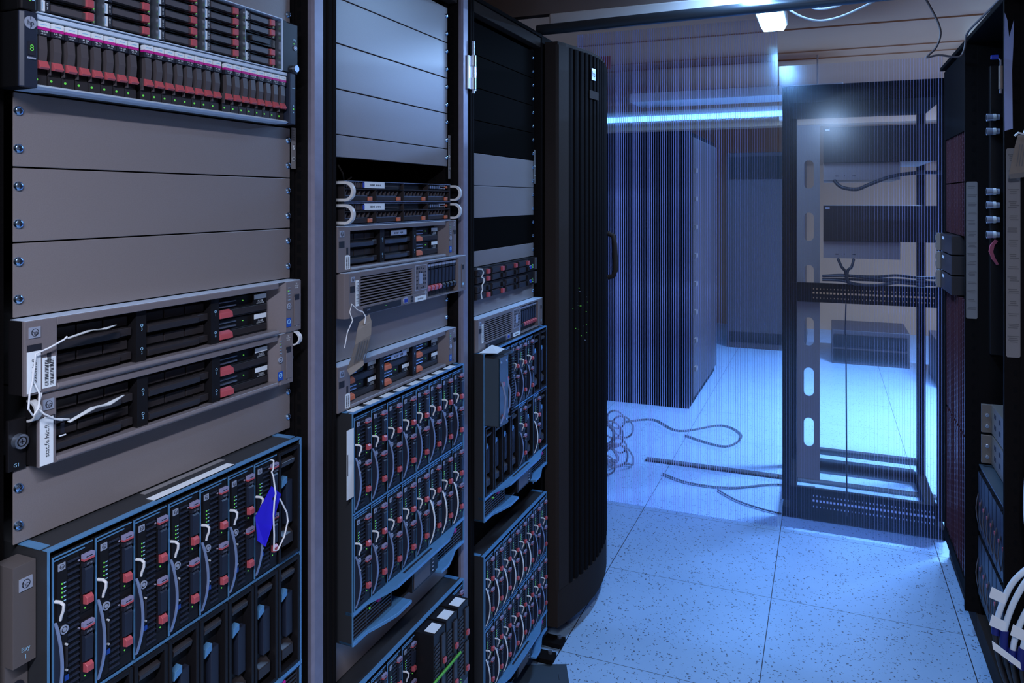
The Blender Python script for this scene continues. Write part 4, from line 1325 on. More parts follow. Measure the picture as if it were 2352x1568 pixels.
# ---------------------------------------------------------------- rack with the bowed perforated door
def bowed_rack():
    y0 = YL[2] - 0.085 + RACKW
    t = thing('rack_cabinet', 'closed black rack with tall bowed ribbed door, last of the left row', 'server rack', (PX, y0 + 0.002, 0))
    part('body', lambda: MB('frame').box(-0.95, 0.020, 0.0, 0.605, 0.03, 2.0), t, bevel=0.003)
    # door: bowed plan profile, x outward, y along
    W_ = 0.585; n = 28

    def xo(f): return 0.072 + 0.056 * sin(pi * min(1.0, max(0.0, (f * 1.0)))) ** 0.9
    ys = [0.006 + W_ * q / n for q in range(n + 1)]
    d = part('door', lambda: MB('frame2').prism([(0.028, 0.004)] + [(xo(q / n), ys[q]) for q in range(n + 1)] + [(0.028, 0.596)], 'z', 0.062, 0.185), t, bevel=0.002)
    part('door_edge', lambda: MB('frame2').prism([(0.028, 0.004), (0.066, 0.004), (0.076, 0.008), (xo(0.10) , 0.064), (xo(0.10) - 0.01, 0.066), (0.028, 0.066)], 'z', 0.185, 1.965), d)
    part('top_cap', lambda: MB('frame2').prism([(0.028, 0.004)] + [(xo(q / n) - (0.004 if q > 2 else 0), ys[q]) for q in range(n + 1)] + [(0.028, 0.596)], 'z', 1.965, 1.976), d)

    def grille():
        b = MB('void')
        b.prism([(0.030, 0.066)] + [(xo(q / n) - 0.016, ys[q]) for q in range(3, n + 1)] + [(0.030, 0.594)], 'z', 0.185, 1.965)
        nr = 15
        b.m('frame')
        for q in range(nr):
            f0 = 0.105 + q * 0.0605; f1 = f0 + 0.036
            poly = []
            for g in range(5):
                f = f0 + (f1 - f0) * g / 4
                poly.append((xo(f) - 0.001 + 0.003 * sin(pi * g / 4), 0.006 + W_ * f))
            for g in range(4, -1, -1):
                f = f0 + (f1 - f0) * g / 4
                poly.append((xo(f) - 0.014, 0.006 + W_ * f))
            b.prism(poly, 'z', 0.185, 1.965)
        return b
    part('ribbed_mesh', grille, d)
    f = 0.375
    part('logo_badge', lambda: MB('badge').box(0, 0.003, -0.016, 0.016, -0.020, 0.020).m('ink').text('hp', 0.028, 0.0033, 0, 0), d, (xo(f) + 0.003, 0.006 + W_ * f, 1.897), rot=(0, 0, -0.10))
    part('name_plate', lambda: MB('frame2').box(0, 0.003, -0.035, 0.045, -0.014, 0.014), d, (xo(f) + 0.003, 0.006 + W_ * f, 1.825), rot=(0, 0, -0.10))
    f = 0.86
    part('door_handle', lambda: MB('frame2').tube([(0.0, 0, 0.07), (0.022, 0, 0.06), (0.028, 0, 0.03), (0.030, 0, -0.03), (0.030, 0, -0.075), (0.022, 0, -0.095), (0.0, 0, -0.10)], 0.010, 12), d, (xo(f) + 0.004, 0.006 + W_ * f, 1.26), smooth=True)
    part('mesh_lights', lambda: glints(), d, (0, 0, 0))
    part('foot', lambda: MB('steel').tube([(0, 0, 0.0005), (0, 0, 0.01)], 0.022, 16).tube([(0, 0, 0.01), (0, 0, 0.03)], 0.008, 12), t, (-0.02, 0.05, 0), smooth=True)


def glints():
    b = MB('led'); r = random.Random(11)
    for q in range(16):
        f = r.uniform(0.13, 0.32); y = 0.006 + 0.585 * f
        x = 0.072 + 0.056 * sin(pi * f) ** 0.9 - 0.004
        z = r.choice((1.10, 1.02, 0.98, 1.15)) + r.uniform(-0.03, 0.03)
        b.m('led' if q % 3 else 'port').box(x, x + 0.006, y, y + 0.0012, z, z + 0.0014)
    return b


bowed_rack()


# floor plate and rack outrigger feet near the farther rack
single('metal_sheet', MB('sheet').box(-0.085, 0.085, -0.11, 0.11, 0.0005, 0.004).m('ink').box(0.055, 0.0565, 0.03, 0.06, 0.004, 0.0043), 'flat blue-grey metal sheet lying on the floor beside the racks', 'metal sheet', (-0.785, 2.125, 0), rz=radians(24))
for q, (y, lab) in enumerate(((2.315, 'nearer'), (2.245, 'farther'))):
    pass


def outrigger(y, label):
    t = thing('stabiliser_foot', label, 'rack foot', (PX + 0.045, y, 0))
    part('plate', lambda: MB('frame').box(-0.02, 0.045, -0.024, 0.024, 0.008, 0.022).box(-0.01, 0.035, -0.016, 0.016, 0.0005, 0.008), t, bevel=0.002)
    part('bolt', lambda: MB('steel').tube([(0.028, 0.010, 0.022), (0.028, 0.010, 0.030)], 0.007, 6), t)


outrigger(2.345, 'black stabiliser foot with bright bolt under the bowed door corner')
outrigger(2.255, 'black stabiliser foot without shine, second one towards the metal sheet')

# ---------------------------------------------------------------- pipe, lamps, ceiling cables
single('pipe', MB('pipe').tube([(-0.885, 2.36, 2.022), (0.60, 2.29, 2.022)], 0.0175, 24), 'dark metal pipe lying across the tops of both rack rows', 'pipe', smooth=True)


def batten(label, loc, length, along_x=False, wd=0.11, tube='tube'):
    t = thing('ceiling_lamp', label, 'lamp', loc, rz=(pi / 2 if along_x else 0))
    part('housing', lambda: MB('lamphousing').box(-wd / 2, wd / 2, -length / 2, length / 2, 0.012, 0.055), t, bevel=0.004)
    part('diffuser', lambda: MB(tube).prism([(-wd / 2 + 0.004, 0.012), (-wd / 2 + 0.016, -0.010), (wd / 2 - 0.016, -0.010), (wd / 2 - 0.004, 0.012)], 'y', -length / 2 + 0.01, length / 2 - 0.01), t, bevel=0.003)
    for y in (-length * 0.4, length * 0.4):
        part('hanger_rod', lambda: MB('steel').tube([(0, 0, 0.055), (0, 0, 2.40 - loc[2])], 0.004, 8), t, (0, y, 0))
    return t


batten('bright fluorescent lamp hanging above the aisle beyond the dark pipe', (-0.20, 2.72, 2.170), 1.25)
batten('fluorescent lamp hanging above the aisle behind the viewpoint', (0.05, -0.45, 2.170), 1.25)
batten('long far lamp seen through the plastic partition', (-1.0, 6.60, 2.165), 1.85, True, wd=0.24, tube='tubefar')
batten('unseen added rear lamp of the far room over its right-hand side', (1.40, 5.30, 2.31), 1.25, True)  # fixture added behind the right racks to carry the unseen rear light




# ---------------------------------------------------------------- right row (faces the left row): local x points into the aisle, local y away to viewer's right
RX = 0.470


def rthing(name, label, cat, y, z=0.0): return thing(name, label, cat, (RX, y, z), rz=pi)


def right_rack(y, label, post=True):
    t = rthing('rack_cabinet', label, 'server rack', y)
    part('side_panel', lambda: MB('frame').box(-0.90, 0.0, 0.0, 0.004, 0.04, 1.99), t, key='rr1')
    part('rear_panel', lambda: MB('void').box(-0.90, -0.895, 0.004, 0.60, 0.04, 1.99), t, key='rr2')
    part('roof', lambda: MB('frame').box(-0.90, 0.036, 0.0, 0.605, 1.985, 2.0), t, key='rr3', bevel=0.002)
    part('plinth', lambda: MB('frame2').box(-0.90, 0.004, 0.0, 0.605, 0.0, 0.075), t, key='rr4', bevel=0.002)

    def po():
        b = MB('frame').box(0.0, 0.036, 0.588, 0.605, 0.075, 1.985)
        b.box(-0.05, 0.0, 0.596, 0.605, 0.075, 1.985)
        b.m('void')
        for q in range(42): b.box(0.008, 0.016, 0.6045, 0.6056, 0.11 + q * Uh, 0.124 + q * Uh)
        return b
    part('front_post', po, t, key='rr5')
    return t


R_A = right_rack(3.548, 'black rack with maroon honeycomb door, last of the right row')
R_B = right_rack(2.940, 'open dark rack with white power plugs, middle of the right row')
R_C = right_rack(2.332, 'dark rack at the right edge of the picture with thick cables')


def honey(z0, z1, name='mesh_panel'):
    h_ = z1 - z0; W_ = 0.50

    def f():
        b = MB('void').box(-0.02, -0.010, 0, W_, 0, h_)
        b.m('mesh')
        nv = 14
        for q in range(nv + 1):
            y = W_ * q / nv
            b.box(-0.010, 0.004, y - 0.003, y + 0.003, 0, h_)
        nh = int(h_ / 0.022)
        for q in range(nh + 1):
            z = h_ * q / nh
            for c in range(nv):
                zz_ = z + (0.011 if c % 2 else 0)
                if zz_ > h_: continue
                b.box(-0.010, 0.001, W_ * c / nv + 0.003, W_ * (c + 1) / nv - 0.003, max(0, zz_ - 0.0025), min(h_, zz_ + 0.0025))
        return b
    return f


dA = part('door', lambda: MB('frame').box(0.002, 0.022, 0.006, 0.030, 0.08, 1.98).box(0.002, 0.022, 0.535, 0.585, 0.08, 1.98).box(0.002, 0.022, 0.03, 0.535, 1.70, 1.98).box(0.002, 0.022, 0.03, 0.535, 0.08, 0.13), R_A, bevel=0.001)
for z0, z1 in ((0.13, 0.62), (0.63, 1.10), (1.33, 1.52), (1.525, 1.70)):
    part('mesh_panel', honey(z0, z1), dA, (0.014, 0.033, z0))


def module(y, z, label):
    t = rthing('power_module', label, 'module', y, z)
    part('case', lambda: MB('dark2').box(-0.10, 0.040, 0.0, 0.30, 0.0, 0.070), t, key='pmcase', bevel=0.002)
    part('front_frame', lambda: MB('greyunit').box(0.040, 0.055, 0.0, 0.020, 0.0, 0.070).box(0.055, 0.058, 0.003, 0.017, 0.010, 0.030).box(0.055, 0.058, 0.003, 0.017, 0.040, 0.060), t, key='pmfr', bevel=0.002)
    part('small_label', lambda: MB('white').box(0, 0.001, 0, 0.05, 0, 0.011), t, (0.040, 0.06, 0.048), key='pmlab')


for q, z in enumerate((1.255, 1.180, 1.105)):
    module(3.515, z, ['top', 'middle', 'bottom'][q] + ' one of three dark modules stacked in the honeycomb door rack')


# label strips on the posts facing the viewpoint
def label_strip(x0, x1, y, z0, z1, label, seed):
    b = MB('greylabel').prism([(x0 + 0.003, z0), (x1 - 0.003, z0), (x1, z0 + 0.004), (x1, z1 - 0.004), (x1 - 0.003, z1), (x0 + 0.003, z1), (x0, z1 - 0.004), (x0, z0 + 0.004)], 'y', y - 0.001, y)
    b.m('greytext'); r = random.Random(seed); z = z1 - 0.018; wd = x1 - x0
    while z > z0 + 0.03:
        for q in range(r.randint(2, 4)):
            a = r.uniform(0.08, 0.3); c = r.uniform(0.7, 0.94)
            b.box(x0 + wd * a, x0 + wd * c, y - 0.0013, y - 0.001, z, z + 0.0022)
            z -= 0.0050
        z -= 0.017
    single('label_strip', b, label, 'label', (0, 0, 0))


label_strip(0.437, 0.469, 2.3335, 1.047, 1.594, 'long grey label strip with faded print on the nearest right-hand post', 5)
label_strip(0.4365, 0.4695, 2.9422, 1.060, 1.520, 'shorter grey label strip with faded print on the farther right-hand post', 8)


# power strip with plugs on the inner side of the middle right rack
t = thing('power_strip', 'vertical black power strip inside the middle right-hand rack', 'power strip', (0.50, 2.934, 0.95))
part('rail', lambda: MB('dark').box(0, 0.05, -0.030, 0, 0, 0.95), t, bevel=0.002)


def plug(z, label, white=True):
    t = thing('power_plug', label, 'plug', (0.498, 2.884, z), group='plugs in the vertical power strip')
    part('body', lambda: MB('port').tube([(-0.012, 0, 0), (0.006, 0, 0)], 0.0125, 16, 0.0105).tube([(0.006, 0, 0), (0.024, 0, 0.0)], 0.009, 16).m('ink').tube([(-0.0125, 0, 0), (-0.012, 0, 0)], 0.009, 14), t, key='plugb', smooth=True)
    part('collar', lambda: MB('knob').tube([(0.006, 0, 0), (0.014, 0, 0)], 0.0112, 16), t, key='plugc', smooth=True)
    part('pin_block', lambda: MB('dark').box(0.008, 0.022, 0.007, 0.0195, -0.008, 0.008), t, key='plugp')


for q, (z, lab) in enumerate(((1.728, 'uppermost silver plug of the upper pair on the power strip'), (1.682, 'lower silver plug of the upper pair on the power strip'),
                              (1.486, 'first silver plug from top in the row of four'), (1.442, 'second silver plug from top in the row of four'),
                              (1.394, 'third silver plug from top in the row of four'), (1.345, 'fourth silver plug in the row, directly above the red strap'))):
    plug(z, lab)
single('strap', MB('redstrap').prism([(0.0, 0.0), (-0.014, -0.02), (-0.017, -0.04), (-0.008, -0.065), (0.004, -0.082), (0.010, -0.080), (0.0, -0.060), (-0.006, -0.040), (-0.002, -0.02), (0.008, -0.004)], 'y', -0.006, 0.006), 'red fabric strap hanging below the silver plugs', 'strap', (0.508, 2.876, 1.330))

# power supply units lower in the middle right rack
for q, (z, lab) in enumerate(((0.700, 'upper'), (0.600, 'lower'))):
    t = rthing('power_supply', lab + ' one of two brown-grey power supplies stacked in the middle right-hand rack', 'power supply', 2.930, z)

    def ps():
        b = MB('module').box(-0.30, -0.028, 0.045, 0.56, 0.0, 0.092)
        b.m('ink')
        for r in range(6):
            for c in range(2): b.box(-0.028, -0.0275, 0.10 + r * 0.07, 0.125 + r * 0.07, 0.025 + c * 0.035, 0.040 + c * 0.035)
        return b
    part('case', ps, t, key='psu', bevel=0.002)
    part('bracket', lambda: MB('module').box(-0.030, 0.000, 0.046, 0.056, 0.0, 0.092).m('steel').tube([(-0.016, 0.056, 0.022), (-0.016, 0.062, 0.022)], 0.006, 12).tube([(-0.016, 0.056, 0.058), (-0.016, 0.062, 0.058)], 0.006, 12), t, key='psub', bevel=0.0015)
t = rthing('blade_enclosure', 'blue-grey topped enclosure low in the middle right-hand rack', 'blade enclosure', 2.930, 0.14)
part('case', lambda: MB('dark').box(-0.40, 0.0, 0.040, 0.565, 0.0, 0.445), t, bevel=0.002)
part('top_plate', lambda: MB('sheet').box(-0.40, 0.004, 0.036, 0.569, 0.445, 0.449), t)


def rb():
    b = MB('dark2'); r = random.Random(4)
    for q in range(9):
        for p in range(2):
            y = 0.05 + q * 0.057; z = 0.03 + p * 0.21
            b.m('dark').box(0.0, 0.008, y, y + 0.050, z, z + 0.19)
            b.m('carrier').tube([(0.008, y + 0.006, z + 0.02), (0.013, y + 0.006, z + 0.045), (0.015, y + 0.006, z + 0.07), (0.013, y + 0.006, z + 0.095), (0.008, y + 0.006, z + 0.12)], 0.002, 8)
            b.m('pink').box(0.008, 0.011, y + 0.034, y + 0.043, z + 0.09, z + 0.10)
    return b


part('blade_front', rb, t)

# things on the nearest right-hand post
single('torn_tape', MB('foil').add([(0.434, 2.3322, 1.64), (0.452, 2.3322, 1.645), (0.4505, 2.3322, 1.80), (0.453, 2.3322, 1.86), (0.4545, 2.3322, 1.93), (0.444, 2.3322, 1.885), (0.440, 2.3322, 1.93), (0.434, 2.3322, 1.95), (0.433, 2.3322, 1.80)], [(0, 1, 2, 3, 4, 5, 6, 7, 8)]).add([(0.434, 2.3330, 1.64), (0.452, 2.3330, 1.645), (0.4505, 2.3330, 1.80), (0.453, 2.3330, 1.86), (0.4545, 2.3330, 1.93), (0.444, 2.3330, 1.885), (0.440, 2.3330, 1.93), (0.434, 2.3330, 1.95), (0.433, 2.3330, 1.80)], [(8, 7, 6, 5, 4, 3, 2, 1, 0)]), 'torn blue-grey tape strip high on the nearest right-hand post', 'tape')
t = thing('clip', 'small pale clip with blue head hanging beside the torn tape', 'clip', (0.424, 2.326, 1.79))
part('body', lambda: MB('greyunit').tube([(0, 0, -0.04), (0, 0, 0.02)], 0.005, 10).m('steel').tube([(0, 0, 0.02), (0.0, 0, 0.035), (-0.006, 0, 0.042)], 0.0022, 8).tube([(0, 0, -0.052), (0, 0, -0.04)], 0.003, 8), t, smooth=True)
part('head', lambda: MB('vga').tube([(-0.022, 0, 0.044), (-0.006, 0, 0.044)], 0.006, 12), t, smooth=True)
t = thing('white_tag', 'pale printed tag tied with white cord above the long label strip', 'tag', (0.452, 2.296, 1.625))


def wt():
    b = MB('white'); vs = []; prof = [(0.012, 0.0, 0.0), (0.004, -0.006, -0.030), (-0.004, -0.010, -0.070), (-0.010, -0.014, -0.100), (-0.006, -0.004, -0.112)]
    for (x, y, z) in prof: vs += [(x - 0.008, y, z), (x + 0.034, y + 0.004, z + 0.006)]
    fs = [(2 * i, 2 * i + 1, 2 * i + 3, 2 * i + 2) for i in range(4)]
    b.m('paper').add(vs, fs); b.add([(x, y + 0.0008, z) for x, y, z in vs], [tuple(reversed(f)) for f in fs])
    b.m('greytext')
    for q in range(5):
        x = 0.006 + q * 0.0055
        b.add([(x, -0.0076, -0.025), (x + 0.0018, -0.0076, -0.024), (x - 0.006, -0.0125, -0.080), (x - 0.0078, -0.0125, -0.080)], [(0, 1, 2, 3)])
    return b


part('card', wt, t)
part('cord', lambda: MB('cord').tube([(-0.004, -0.004, -0.002), (0.004, -0.006, 0.006), (0.016, -0.004, 0.002), (0.020, 0.002, 0.012), (0.030, 0.010, 0.016)], 0.0028, 8), t, smooth=True)

# thick network cables at the lower right
base_path = [(0.470, 2.09, 0.635), (0.440, 2.085, 0.612), (0.405, 2.08, 0.570), (0.384, 2.08, 0.518), (0.370, 2.08, 0.462), (0.370, 2.08, 0.415), (0.384, 2.09, 0.350), (0.410, 2.10, 0.275), (0.432, 2.11, 0.18), (0.445, 2.12, 0.10)]
bundle = []
for k in range(6):
    dx, dy, dz = 0.0150 * k, -0.011 * k, (-0.016 * k + 0.012 * (k % 2))
    bundle.append([(min(0.456, x + dx * (1 if z < 0.6 else 0.4)), y + dy, max(0.092, z + dz)) for x, y, z in base_path])


def smooth_pts(p, n=6):
    out = []
    for i in range(len(p) - 1):
        a = Vector(p[max(i - 1, 0)]); b = Vector(p[i]); c = Vector(p[i + 1]); d = Vector(p[min(i + 2, len(p) - 1)])
        for q in range(n):
            f = q / n
            out.append(0.5 * ((2 * b) + (c - a) * f + (2 * a - 5 * b + 4 * c - d) * f * f + (3 * b - a - 3 * c + d) * f ** 3))
    out.append(Vector(p[-1]))
    return out


single('ceiling_cable', MB('cable').tube(smooth_pts([(-0.135, 2.365, 2.043), (-0.118, 2.37, 2.036), (-0.090, 2.38, 2.012), (-0.055, 2.39, 1.993), (-0.014, 2.40, 1.984), (0.035, 2.40, 1.990), (0.085, 2.40, 2.008), (0.14, 2.40, 2.033), (0.22, 2.41, 2.075), (0.30, 2.43, 2.13)]), 0.0034, 10), 'longer white cable loop sagging from the dark pipe under the ceiling', 'cable', smooth=True)
single('ceiling_cable', MB('cable').tube(smooth_pts([(-0.085, 2.37, 2.060), (-0.062, 2.39, 2.041), (-0.035, 2.40, 2.024), (-0.006, 2.40, 2.0185), (0.030, 2.40, 2.023), (0.067, 2.40, 2.037), (0.13, 2.40, 2.07), (0.20, 2.41, 2.12)]), 0.0034, 10), 'shorter white cable loop sagging inside the longer one', 'cable', smooth=True)
single('ceiling_cable', MB('browncable').tube(smooth_pts([(0.27, 2.88, 2.25), (0.300, 2.89, 2.16), (0.325, 2.90, 2.11), (0.350, 2.90, 2.05), (0.3555, 2.90, 2.01), (0.342, 2.90, 1.97), (0.318, 2.90, 1.945), (0.3175, 2.90, 1.940), (0.350, 2.90, 1.945), (0.385, 2.90, 1.938), (0.413, 2.90, 1.936), (0.425, 2.895, 1.96), (0.4285, 2.88, 2.000), (0.430, 2.80, 2.008), (0.436, 2.60, 2.008), (0.440, 2.36, 2.006)]), 0.0036, 10), 'thin brown cable curling down and along the right-hand rack tops', 'cable', smooth=True)
for q, pts in enumerate(bundle):
    sp = smooth_pts(pts)
    t = thing('network_cable', ['leftmost', 'second', 'third', 'fourth', 'fifth', 'rightmost'][q] + ' thick pale cable from the left in the lower right bundle', 'cable', (0, 0, 0))
    h_ = 24 + (q % 3)
    part('jacket', lambda: MB('cable').tube(sp[:h_ + 1], 0.0064, 12), t, smooth=True)
    part('lower_jacket', lambda: MB('blackcable').tube(sp[h_:], 0.0060, 12), t, smooth=True, label='dark lower length of the cable')
    part('tape_band', lambda: MB('navy').tube(sp[h_ - 1:h_ + 4 + (q % 2) * 2], 0.0086, 14), t, smooth=True, label='navy tape band')
    c = sp[(h_ - 8, h_ - 3, h_ + 14, h_ - 5, h_ + 12, h_ + 16)[q]]
    part('marker_flag', lambda: MB('white').prism([(-0.036, -0.010), (-0.004, -0.020), (-0.002, 0.004), (-0.030, 0.016)], 'y', -0.0075, -0.0068), t, tuple(c), label='white marker flag')
single('marker_strap', MB('white').prism([(0.346, 0.466), (0.400, 0.430), (0.402, 0.414), (0.348, 0.448)], 'y', 1.990, 1.9925), 'white strap wrapped slanting across the thick pale cables', 'strap')
single('hanging_cable', MB('cable').tube(smooth_pts([(0.468, 2.20, 1.10), (0.462, 2.20, 1.00), (0.464, 2.205, 0.90), (0.456, 2.20, 0.80), (0.452, 2.20, 0.70), (0.456, 2.19, 0.62), (0.450, 2.18, 0.54)]), 0.0045, 10), 'single thin white cable hanging straight down the right edge', 'cable', smooth=True)
for q in range(8):
    pass

# ---------------------------------------------------------------- open rack behind the plastic sheet
def open_rack():
    t = thing('open_rack', 'open black rack frame behind the lower plastic sheet, perforated bars across', 'server rack', (-0.185, 3.70, 0))
    W_ = 0.66
    part('post', lambda: MB('frame').box(0.0, 0.036, 0.0, 0.05, 0.08, 1.98), t, bevel=0.003)
    part('post', lambda: MB('frame').box(W_ - 0.03, W_, 0.0, 0.05, 0.08, 1.98), t, bevel=0.003)

    def gp():
        b = MB('greypost'); x0, x1 = 0.062, 0.160; zc = []
        z = 0.21; last = 0.18
        holes = [(0.33, 0.46), (0.56, 0.69), (0.79, 0.92), (1.03, 1.16), (1.27, 1.40), (1.51, 1.64)]
        for a, c in holes:
            b.box(x0, x1, 0.03, 0.034, last, a)
            # slot with rounded ends
            xm0, xm1 = x0 + 0.030, x0 + 0.072; r_ = (xm1 - xm0) / 2; xc = (xm0 + xm1) / 2
            left = [(x0, a), (xc, a)] + [(xc - r_ * sin(pi / 2 * g / 6), a + r_ - r_ * cos(pi / 2 * g / 6)) for g in range(1, 7)] + [(xc - r_ * cos(pi / 2 * g / 6), c - r_ + r_ * sin(pi / 2 * g / 6)) for g in range(0, 6)] + [(xc, c), (x0, c)]
            right = [(2 * xc - x, z) for x, z in left]
            right = [(x1 if abs(x - (2 * xc - x0)) < 1e-6 else x, z) for x, z in right]
            b.prism(left, 'y', 0.03, 0.034); b.prism(right, 'y', 0.03, 0.034)
            last = c
        b.box(x0, x1, 0.03, 0.034, last, 1.80)
        return b
    part('slotted_post', gp, t, label='pale grey post with oval slots')

    def bar(z, h_, m):
        def f():
            b = MB('frame').box(0.036, W_ - 0.03, 0.0, 0.03, z, z + h_)
            b.m(m)
            for q in range(34):
                x = 0.13 + q * 0.0145
                b.box(x, x + 0.008, -0.001, 0.0005, z + h_ * 0.45, z + h_ * 0.54)
                b.box(x + 0.002, x + 0.005, -0.001, 0.0005, z + h_ * 0.68, z + h_ * 0.74)
                b.box(x + 0.002, x + 0.005, -0.001, 0.0005, z + h_ * 0.20, z + h_ * 0.26)
            return b
        return f
    part('perforated_bar', bar(0.995, 0.085, 'brass'), t, label='dark bar with a row of brass ports')
    part('perforated_bar', bar(0.045, 0.10, 'port'), t, label='dark bottom bar with a row of pale ports')
    part('base_rail', lambda: MB('frame').box(0.0, 0.05, 0.005, 0.75, 0.0, 0.045), t, bevel=0.003)
    part('base_rail', lambda: MB('frame').box(W_ - 0.05, W_, 0.005, 0.75, 0.0, 0.045), t, bevel=0.003)
    part('base_rail', lambda: MB('frame').box(0.05, W_ - 0.05, 0.005, 0.06, 0.0, 0.045), t, bevel=0.003)
    part('top', lambda: MB('frame').box(0.0, W_, 0.0, 0.75, 1.90, 1.98), t, bevel=0.003)
    part('rear_bar', lambda: MB('frame2').box(0.05, W_ - 0.05, 0.70, 0.75, 0.0, 0.055), t, bevel=0.003)
    part('rear_bar', lambda: MB('frame2').box(0.04, W_ - 0.04, 0.71, 0.75, 0.085, 0.115), t, bevel=0.003)
    part('rear_post', lambda: MB('frame').box(0.0, 0.04, 0.71, 0.75, 0.045, 1.90), t, bevel=0.003)
    part('rear_post', lambda: MB('frame').box(W_ - 0.04, W_, 0.71, 0.75, 0.045, 1.90), t, bevel=0.003)
    return t


open_rack()
OX, OY = -0.185, 3.70


def ups(z, label, px):
    t = thing('rack_unit', label, 'rack unit', (OX + 0.175, OY, z))
    part('front_panel', lambda: MB('dark').box(0, 0.452, -0.020, 0.0, 0.0, 0.158).m('badge').box(0.008, 0.026, -0.0206, -0.020, 0.143, 0.149), t, key='upsf', bevel=0.003)
    part('case', lambda: MB('greyunit').box(0.0, 0.44, 0.001, 0.60, 0.0, 0.155), t, key='upsc', bevel=0.002)
    part('lower_unit', lambda: MB('greyunit').box(0.0, 0.31, 0.0, 0.55, -0.078, -0.002).m('ink').box(0.05, 0.062, -0.0006, 0, -0.062, -0.058).box(0.085, 0.088, -0.0006, 0, -0.062, -0.056).box(0.12, 0.132, -0.0006, 0, -0.062, -0.058), t, key='upsl', bevel=0.002, label='pale grey lower unit')


ups(1.625, 'upper black-fronted unit above a pale grey box in the open rack', 0)
ups(1.275, 'lower black-fronted unit above a pale grey box in the open rack', 0)
single('power_cable', MB('blackcable').tube(smooth_pts([(OX + 0.22, OY - 0.005, 1.545), (OX + 0.25, OY - 0.03, 1.515), (OX + 0.31, OY - 0.035, 1.505), (OX + 0.36, OY - 0.03, 1.525), (OX + 0.45, OY - 0.03, 1.56), (OX + 0.55, OY - 0.03, 1.575), (OX + 0.64, OY - 0.03, 1.575)]), 0.008, 10), 'thick black cable sagging under the upper black-fronted unit', 'cable', smooth=True)
single('power_cable', MB('blackcable').tube(smooth_pts([(OX + 0.235, OY - 0.004, 1.195), (OX + 0.25, OY - 0.02, 1.16), (OX + 0.265, OY - 0.02, 1.14), (OX + 0.27, OY - 0.02, 1.10), (OX + 0.285, OY - 0.02, 1.085)]), 0.006, 10), 'left branch of the black cable pair under the lower unit', 'cable', smooth=True)
single('power_cable', MB('blackcable').tube(smooth_pts([(OX + 0.30, OY - 0.004, 1.195), (OX + 0.29, OY - 0.025, 1.16), (OX + 0.275, OY - 0.03, 1.145), (OX + 0.275, OY - 0.032, 1.10), (OX + 0.31, OY - 0.03, 1.085)]), 0.006, 10), 'right branch of the black cable pair under the lower unit', 'cable', smooth=True)


def coil():
    b = MB('blackcable'); r = random.Random(2)
    for q in range(4):
        b.tube(smooth_pts([(OX + 0.17 + k_ * 0.075, OY - 0.02 + 0.02 * (q % 2), 1.090 + q * 0.010 + r.uniform(-0.006, 0.010)) for k_ in range(7)]), 0.006, 8)
    return b


single('cable_bunch', coil(), 'bunch of black cables lying along the brass-port bar', 'cable', smooth=True)['kind'] = 'stuff'
single('hanging_wire', MB('blackcable').tube([(OX + 0.265, OY - 0.010, 0.86), (OX + 0.268, OY - 0.012, 0.995)], 0.003, 8).tube([(OX + 0.272, OY - 0.012, 0.05), (OX + 0.268, OY - 0.010, 0.86)], 0.003, 8), 'thin dark wire hanging down the open rack below the brass bar', 'cable', smooth=True)

# ---------------------------------------------------------------- room beyond the partition


def far_cabinet(name, loc, sx, sy, h_, label, m='panelblack', door=None):
    t = thing(name, label, 'cabinet', loc)
    part('body', lambda: MB(m).box(0, sx, 0, sy, 0.0, h_), t, bevel=0.004)
    return t


t = far_cabinet('tall_cabinet', (-2.30, 5.35, 0), 1.42, 1.30, 1.94, 'tall black cabinet seen through the tall plastic partition sheet')
part('front_panel', lambda: MB('cabgrey').box(1.42, 1.44, 0.06, 1.24, 0.06, 1.90), t, bevel=0.003)
for q in range(8):
    part('latch', lambda: MB('greyunit').box(1.44, 1.46, 0.07, 0.13, 0, 0.03), t, (0, 0, 0.25 + q * 0.2), key='farlatch')
t = far_cabinet('tall_cabinet', (-0.905, 7.75, 0), 0.72, 0.7, 1.92, 'grey cabinet with dark upper band at the back of the far room', 'cabgrey')
part('upper_band', lambda: MB('dark').box(0.03, 0.69, -0.012, 0, 1.66, 1.88), t, bevel=0.003)
part('lower_vent', lambda: MB('dark').box(0.03, 0.69, -0.010, 0, 0.06, 0.16), t, bevel=0.003)
t = thing('low_cabinet', 'low dark cabinet at the back seen through the open rack', 'cabinet', (0.05, 7.35, 0))
part('body', lambda: MB('cabgrey').box(0, 0.62, 0, 0.6, 0.0, 0.30), t, bevel=0.004)
part('drawer_front', lambda: MB('dark').box(0.02, 0.60, -0.015, 0.0, 0.03, 0.13), t, (0, 0, 0), key='lowdr')
part('drawer_front', lambda: MB('dark').box(0.02, 0.60, -0.015, 0.0, 0.03, 0.13), t, (0, 0, 0.13), key='lowdr')
t = thing('low_cabinet', 'purple-grey low cabinet at the back right with an orange patch', 'cabinet', (0.80, 6.65, 0))
part('body', lambda: MB('cabgrey').box(0, 1.3, 0, 0.6, 0.0, 0.36), t, bevel=0.004)
part('orange_panel', lambda: MB('orange').box(0.02, 0.22, -0.01, 0, 0.18, 0.30), t)
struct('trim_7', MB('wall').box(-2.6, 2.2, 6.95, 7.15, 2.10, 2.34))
t = thing('air_duct', 'pale flat duct hanging near the ceiling of the far room', 'duct', (-1.25, 5.15, 2.13))
part('trough', lambda: MB('lamphousing').box(0, 1.35, 0, 0.35, 0, 0.06), t, bevel=0.004)
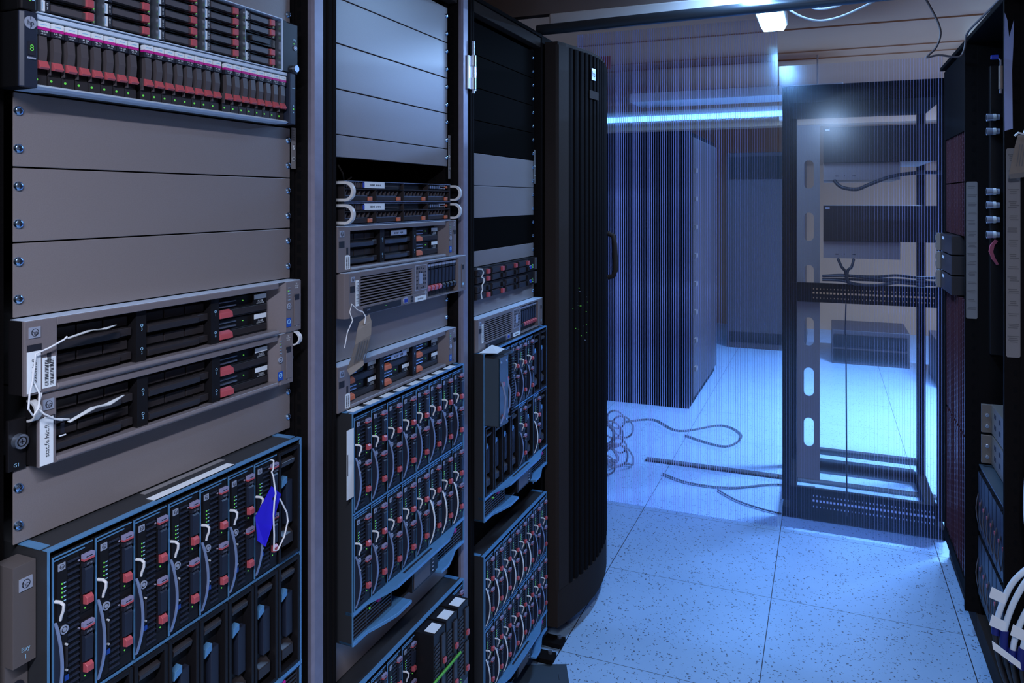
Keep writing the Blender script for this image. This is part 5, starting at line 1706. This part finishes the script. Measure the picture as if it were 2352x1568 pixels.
for x_ in (0.15, 1.2):
    part('hanger_rod', lambda: MB('steel').tube([(0, 0.17, 0.06), (0, 0.17, 0.27)], 0.005, 8), t, (x_, 0, 0))
single('floor_strip', MB('frame2').box(-0.93, 0.50, 4.19, 4.24, 0.0003, 0.010), 'dark strip lying across the floor beyond the partition', 'strip', bevel=0.002)
single('floor_cable', MB('blackcable').tube(smooth_pts([(-1.22, 4.85, 0.007), (-1.05, 4.98, 0.007), (-0.85, 4.80, 0.007), (-0.62, 5.02, 0.007), (-0.48, 4.85, 0.007), (-0.55, 4.60, 0.007), (-0.80, 4.72, 0.007)]), 0.006, 8), 'dark looping cable on the bright floor of the far room', 'cable', smooth=True)
single('floor_cable', MB('blackcable').tube(smooth_pts([(-0.80, 4.02, 0.007), (-0.65, 3.94, 0.007), (-0.45, 3.95, 0.007), (-0.25, 4.08, 0.007), (-0.05, 4.12, 0.007)]), 0.005, 8), 'thin dark cable on the floor just behind the partition', 'cable', smooth=True)
single('floor_cable', MB('blackcable').tube(smooth_pts([(-0.50, 3.90, 0.007), (-0.40, 3.80, 0.007), (-0.28, 3.74, 0.007), (-0.19, 3.715, 0.007)]), 0.004, 8), 'short dark cable on the floor by the open rack\'s corner', 'cable', smooth=True)


def pile():
    b = MB('browncable'); r = random.Random(9)
    for q in range(12):
        cx, cy = r.uniform(-1.12, -0.98), r.uniform(3.80, 4.2); R = r.uniform(0.05, 0.12); z0 = r.uniform(0.03, 0.26)
        pts = [(cx + R * 0.6 * cos(a / 10 * 2 * pi), cy + R * cos(a / 10 * 2 * pi + 1), max(0.012, z0 + R * sin(a / 10 * 2 * pi))) for a in range(11)]
        b.tube(smooth_pts(pts, 3), 0.005, 7)
    return b


o = single('cable_heap', pile(), 'tangled brown cable heap behind the partition beside the bowed door', 'cable heap', smooth=True); o['kind'] = 'stuff'
single('orange_tape', MB('redtrim').box(-1.05, -0.975, 3.62, 3.625, 2.10, 2.165), 'small orange tape patch high above the bowed door', 'tape')
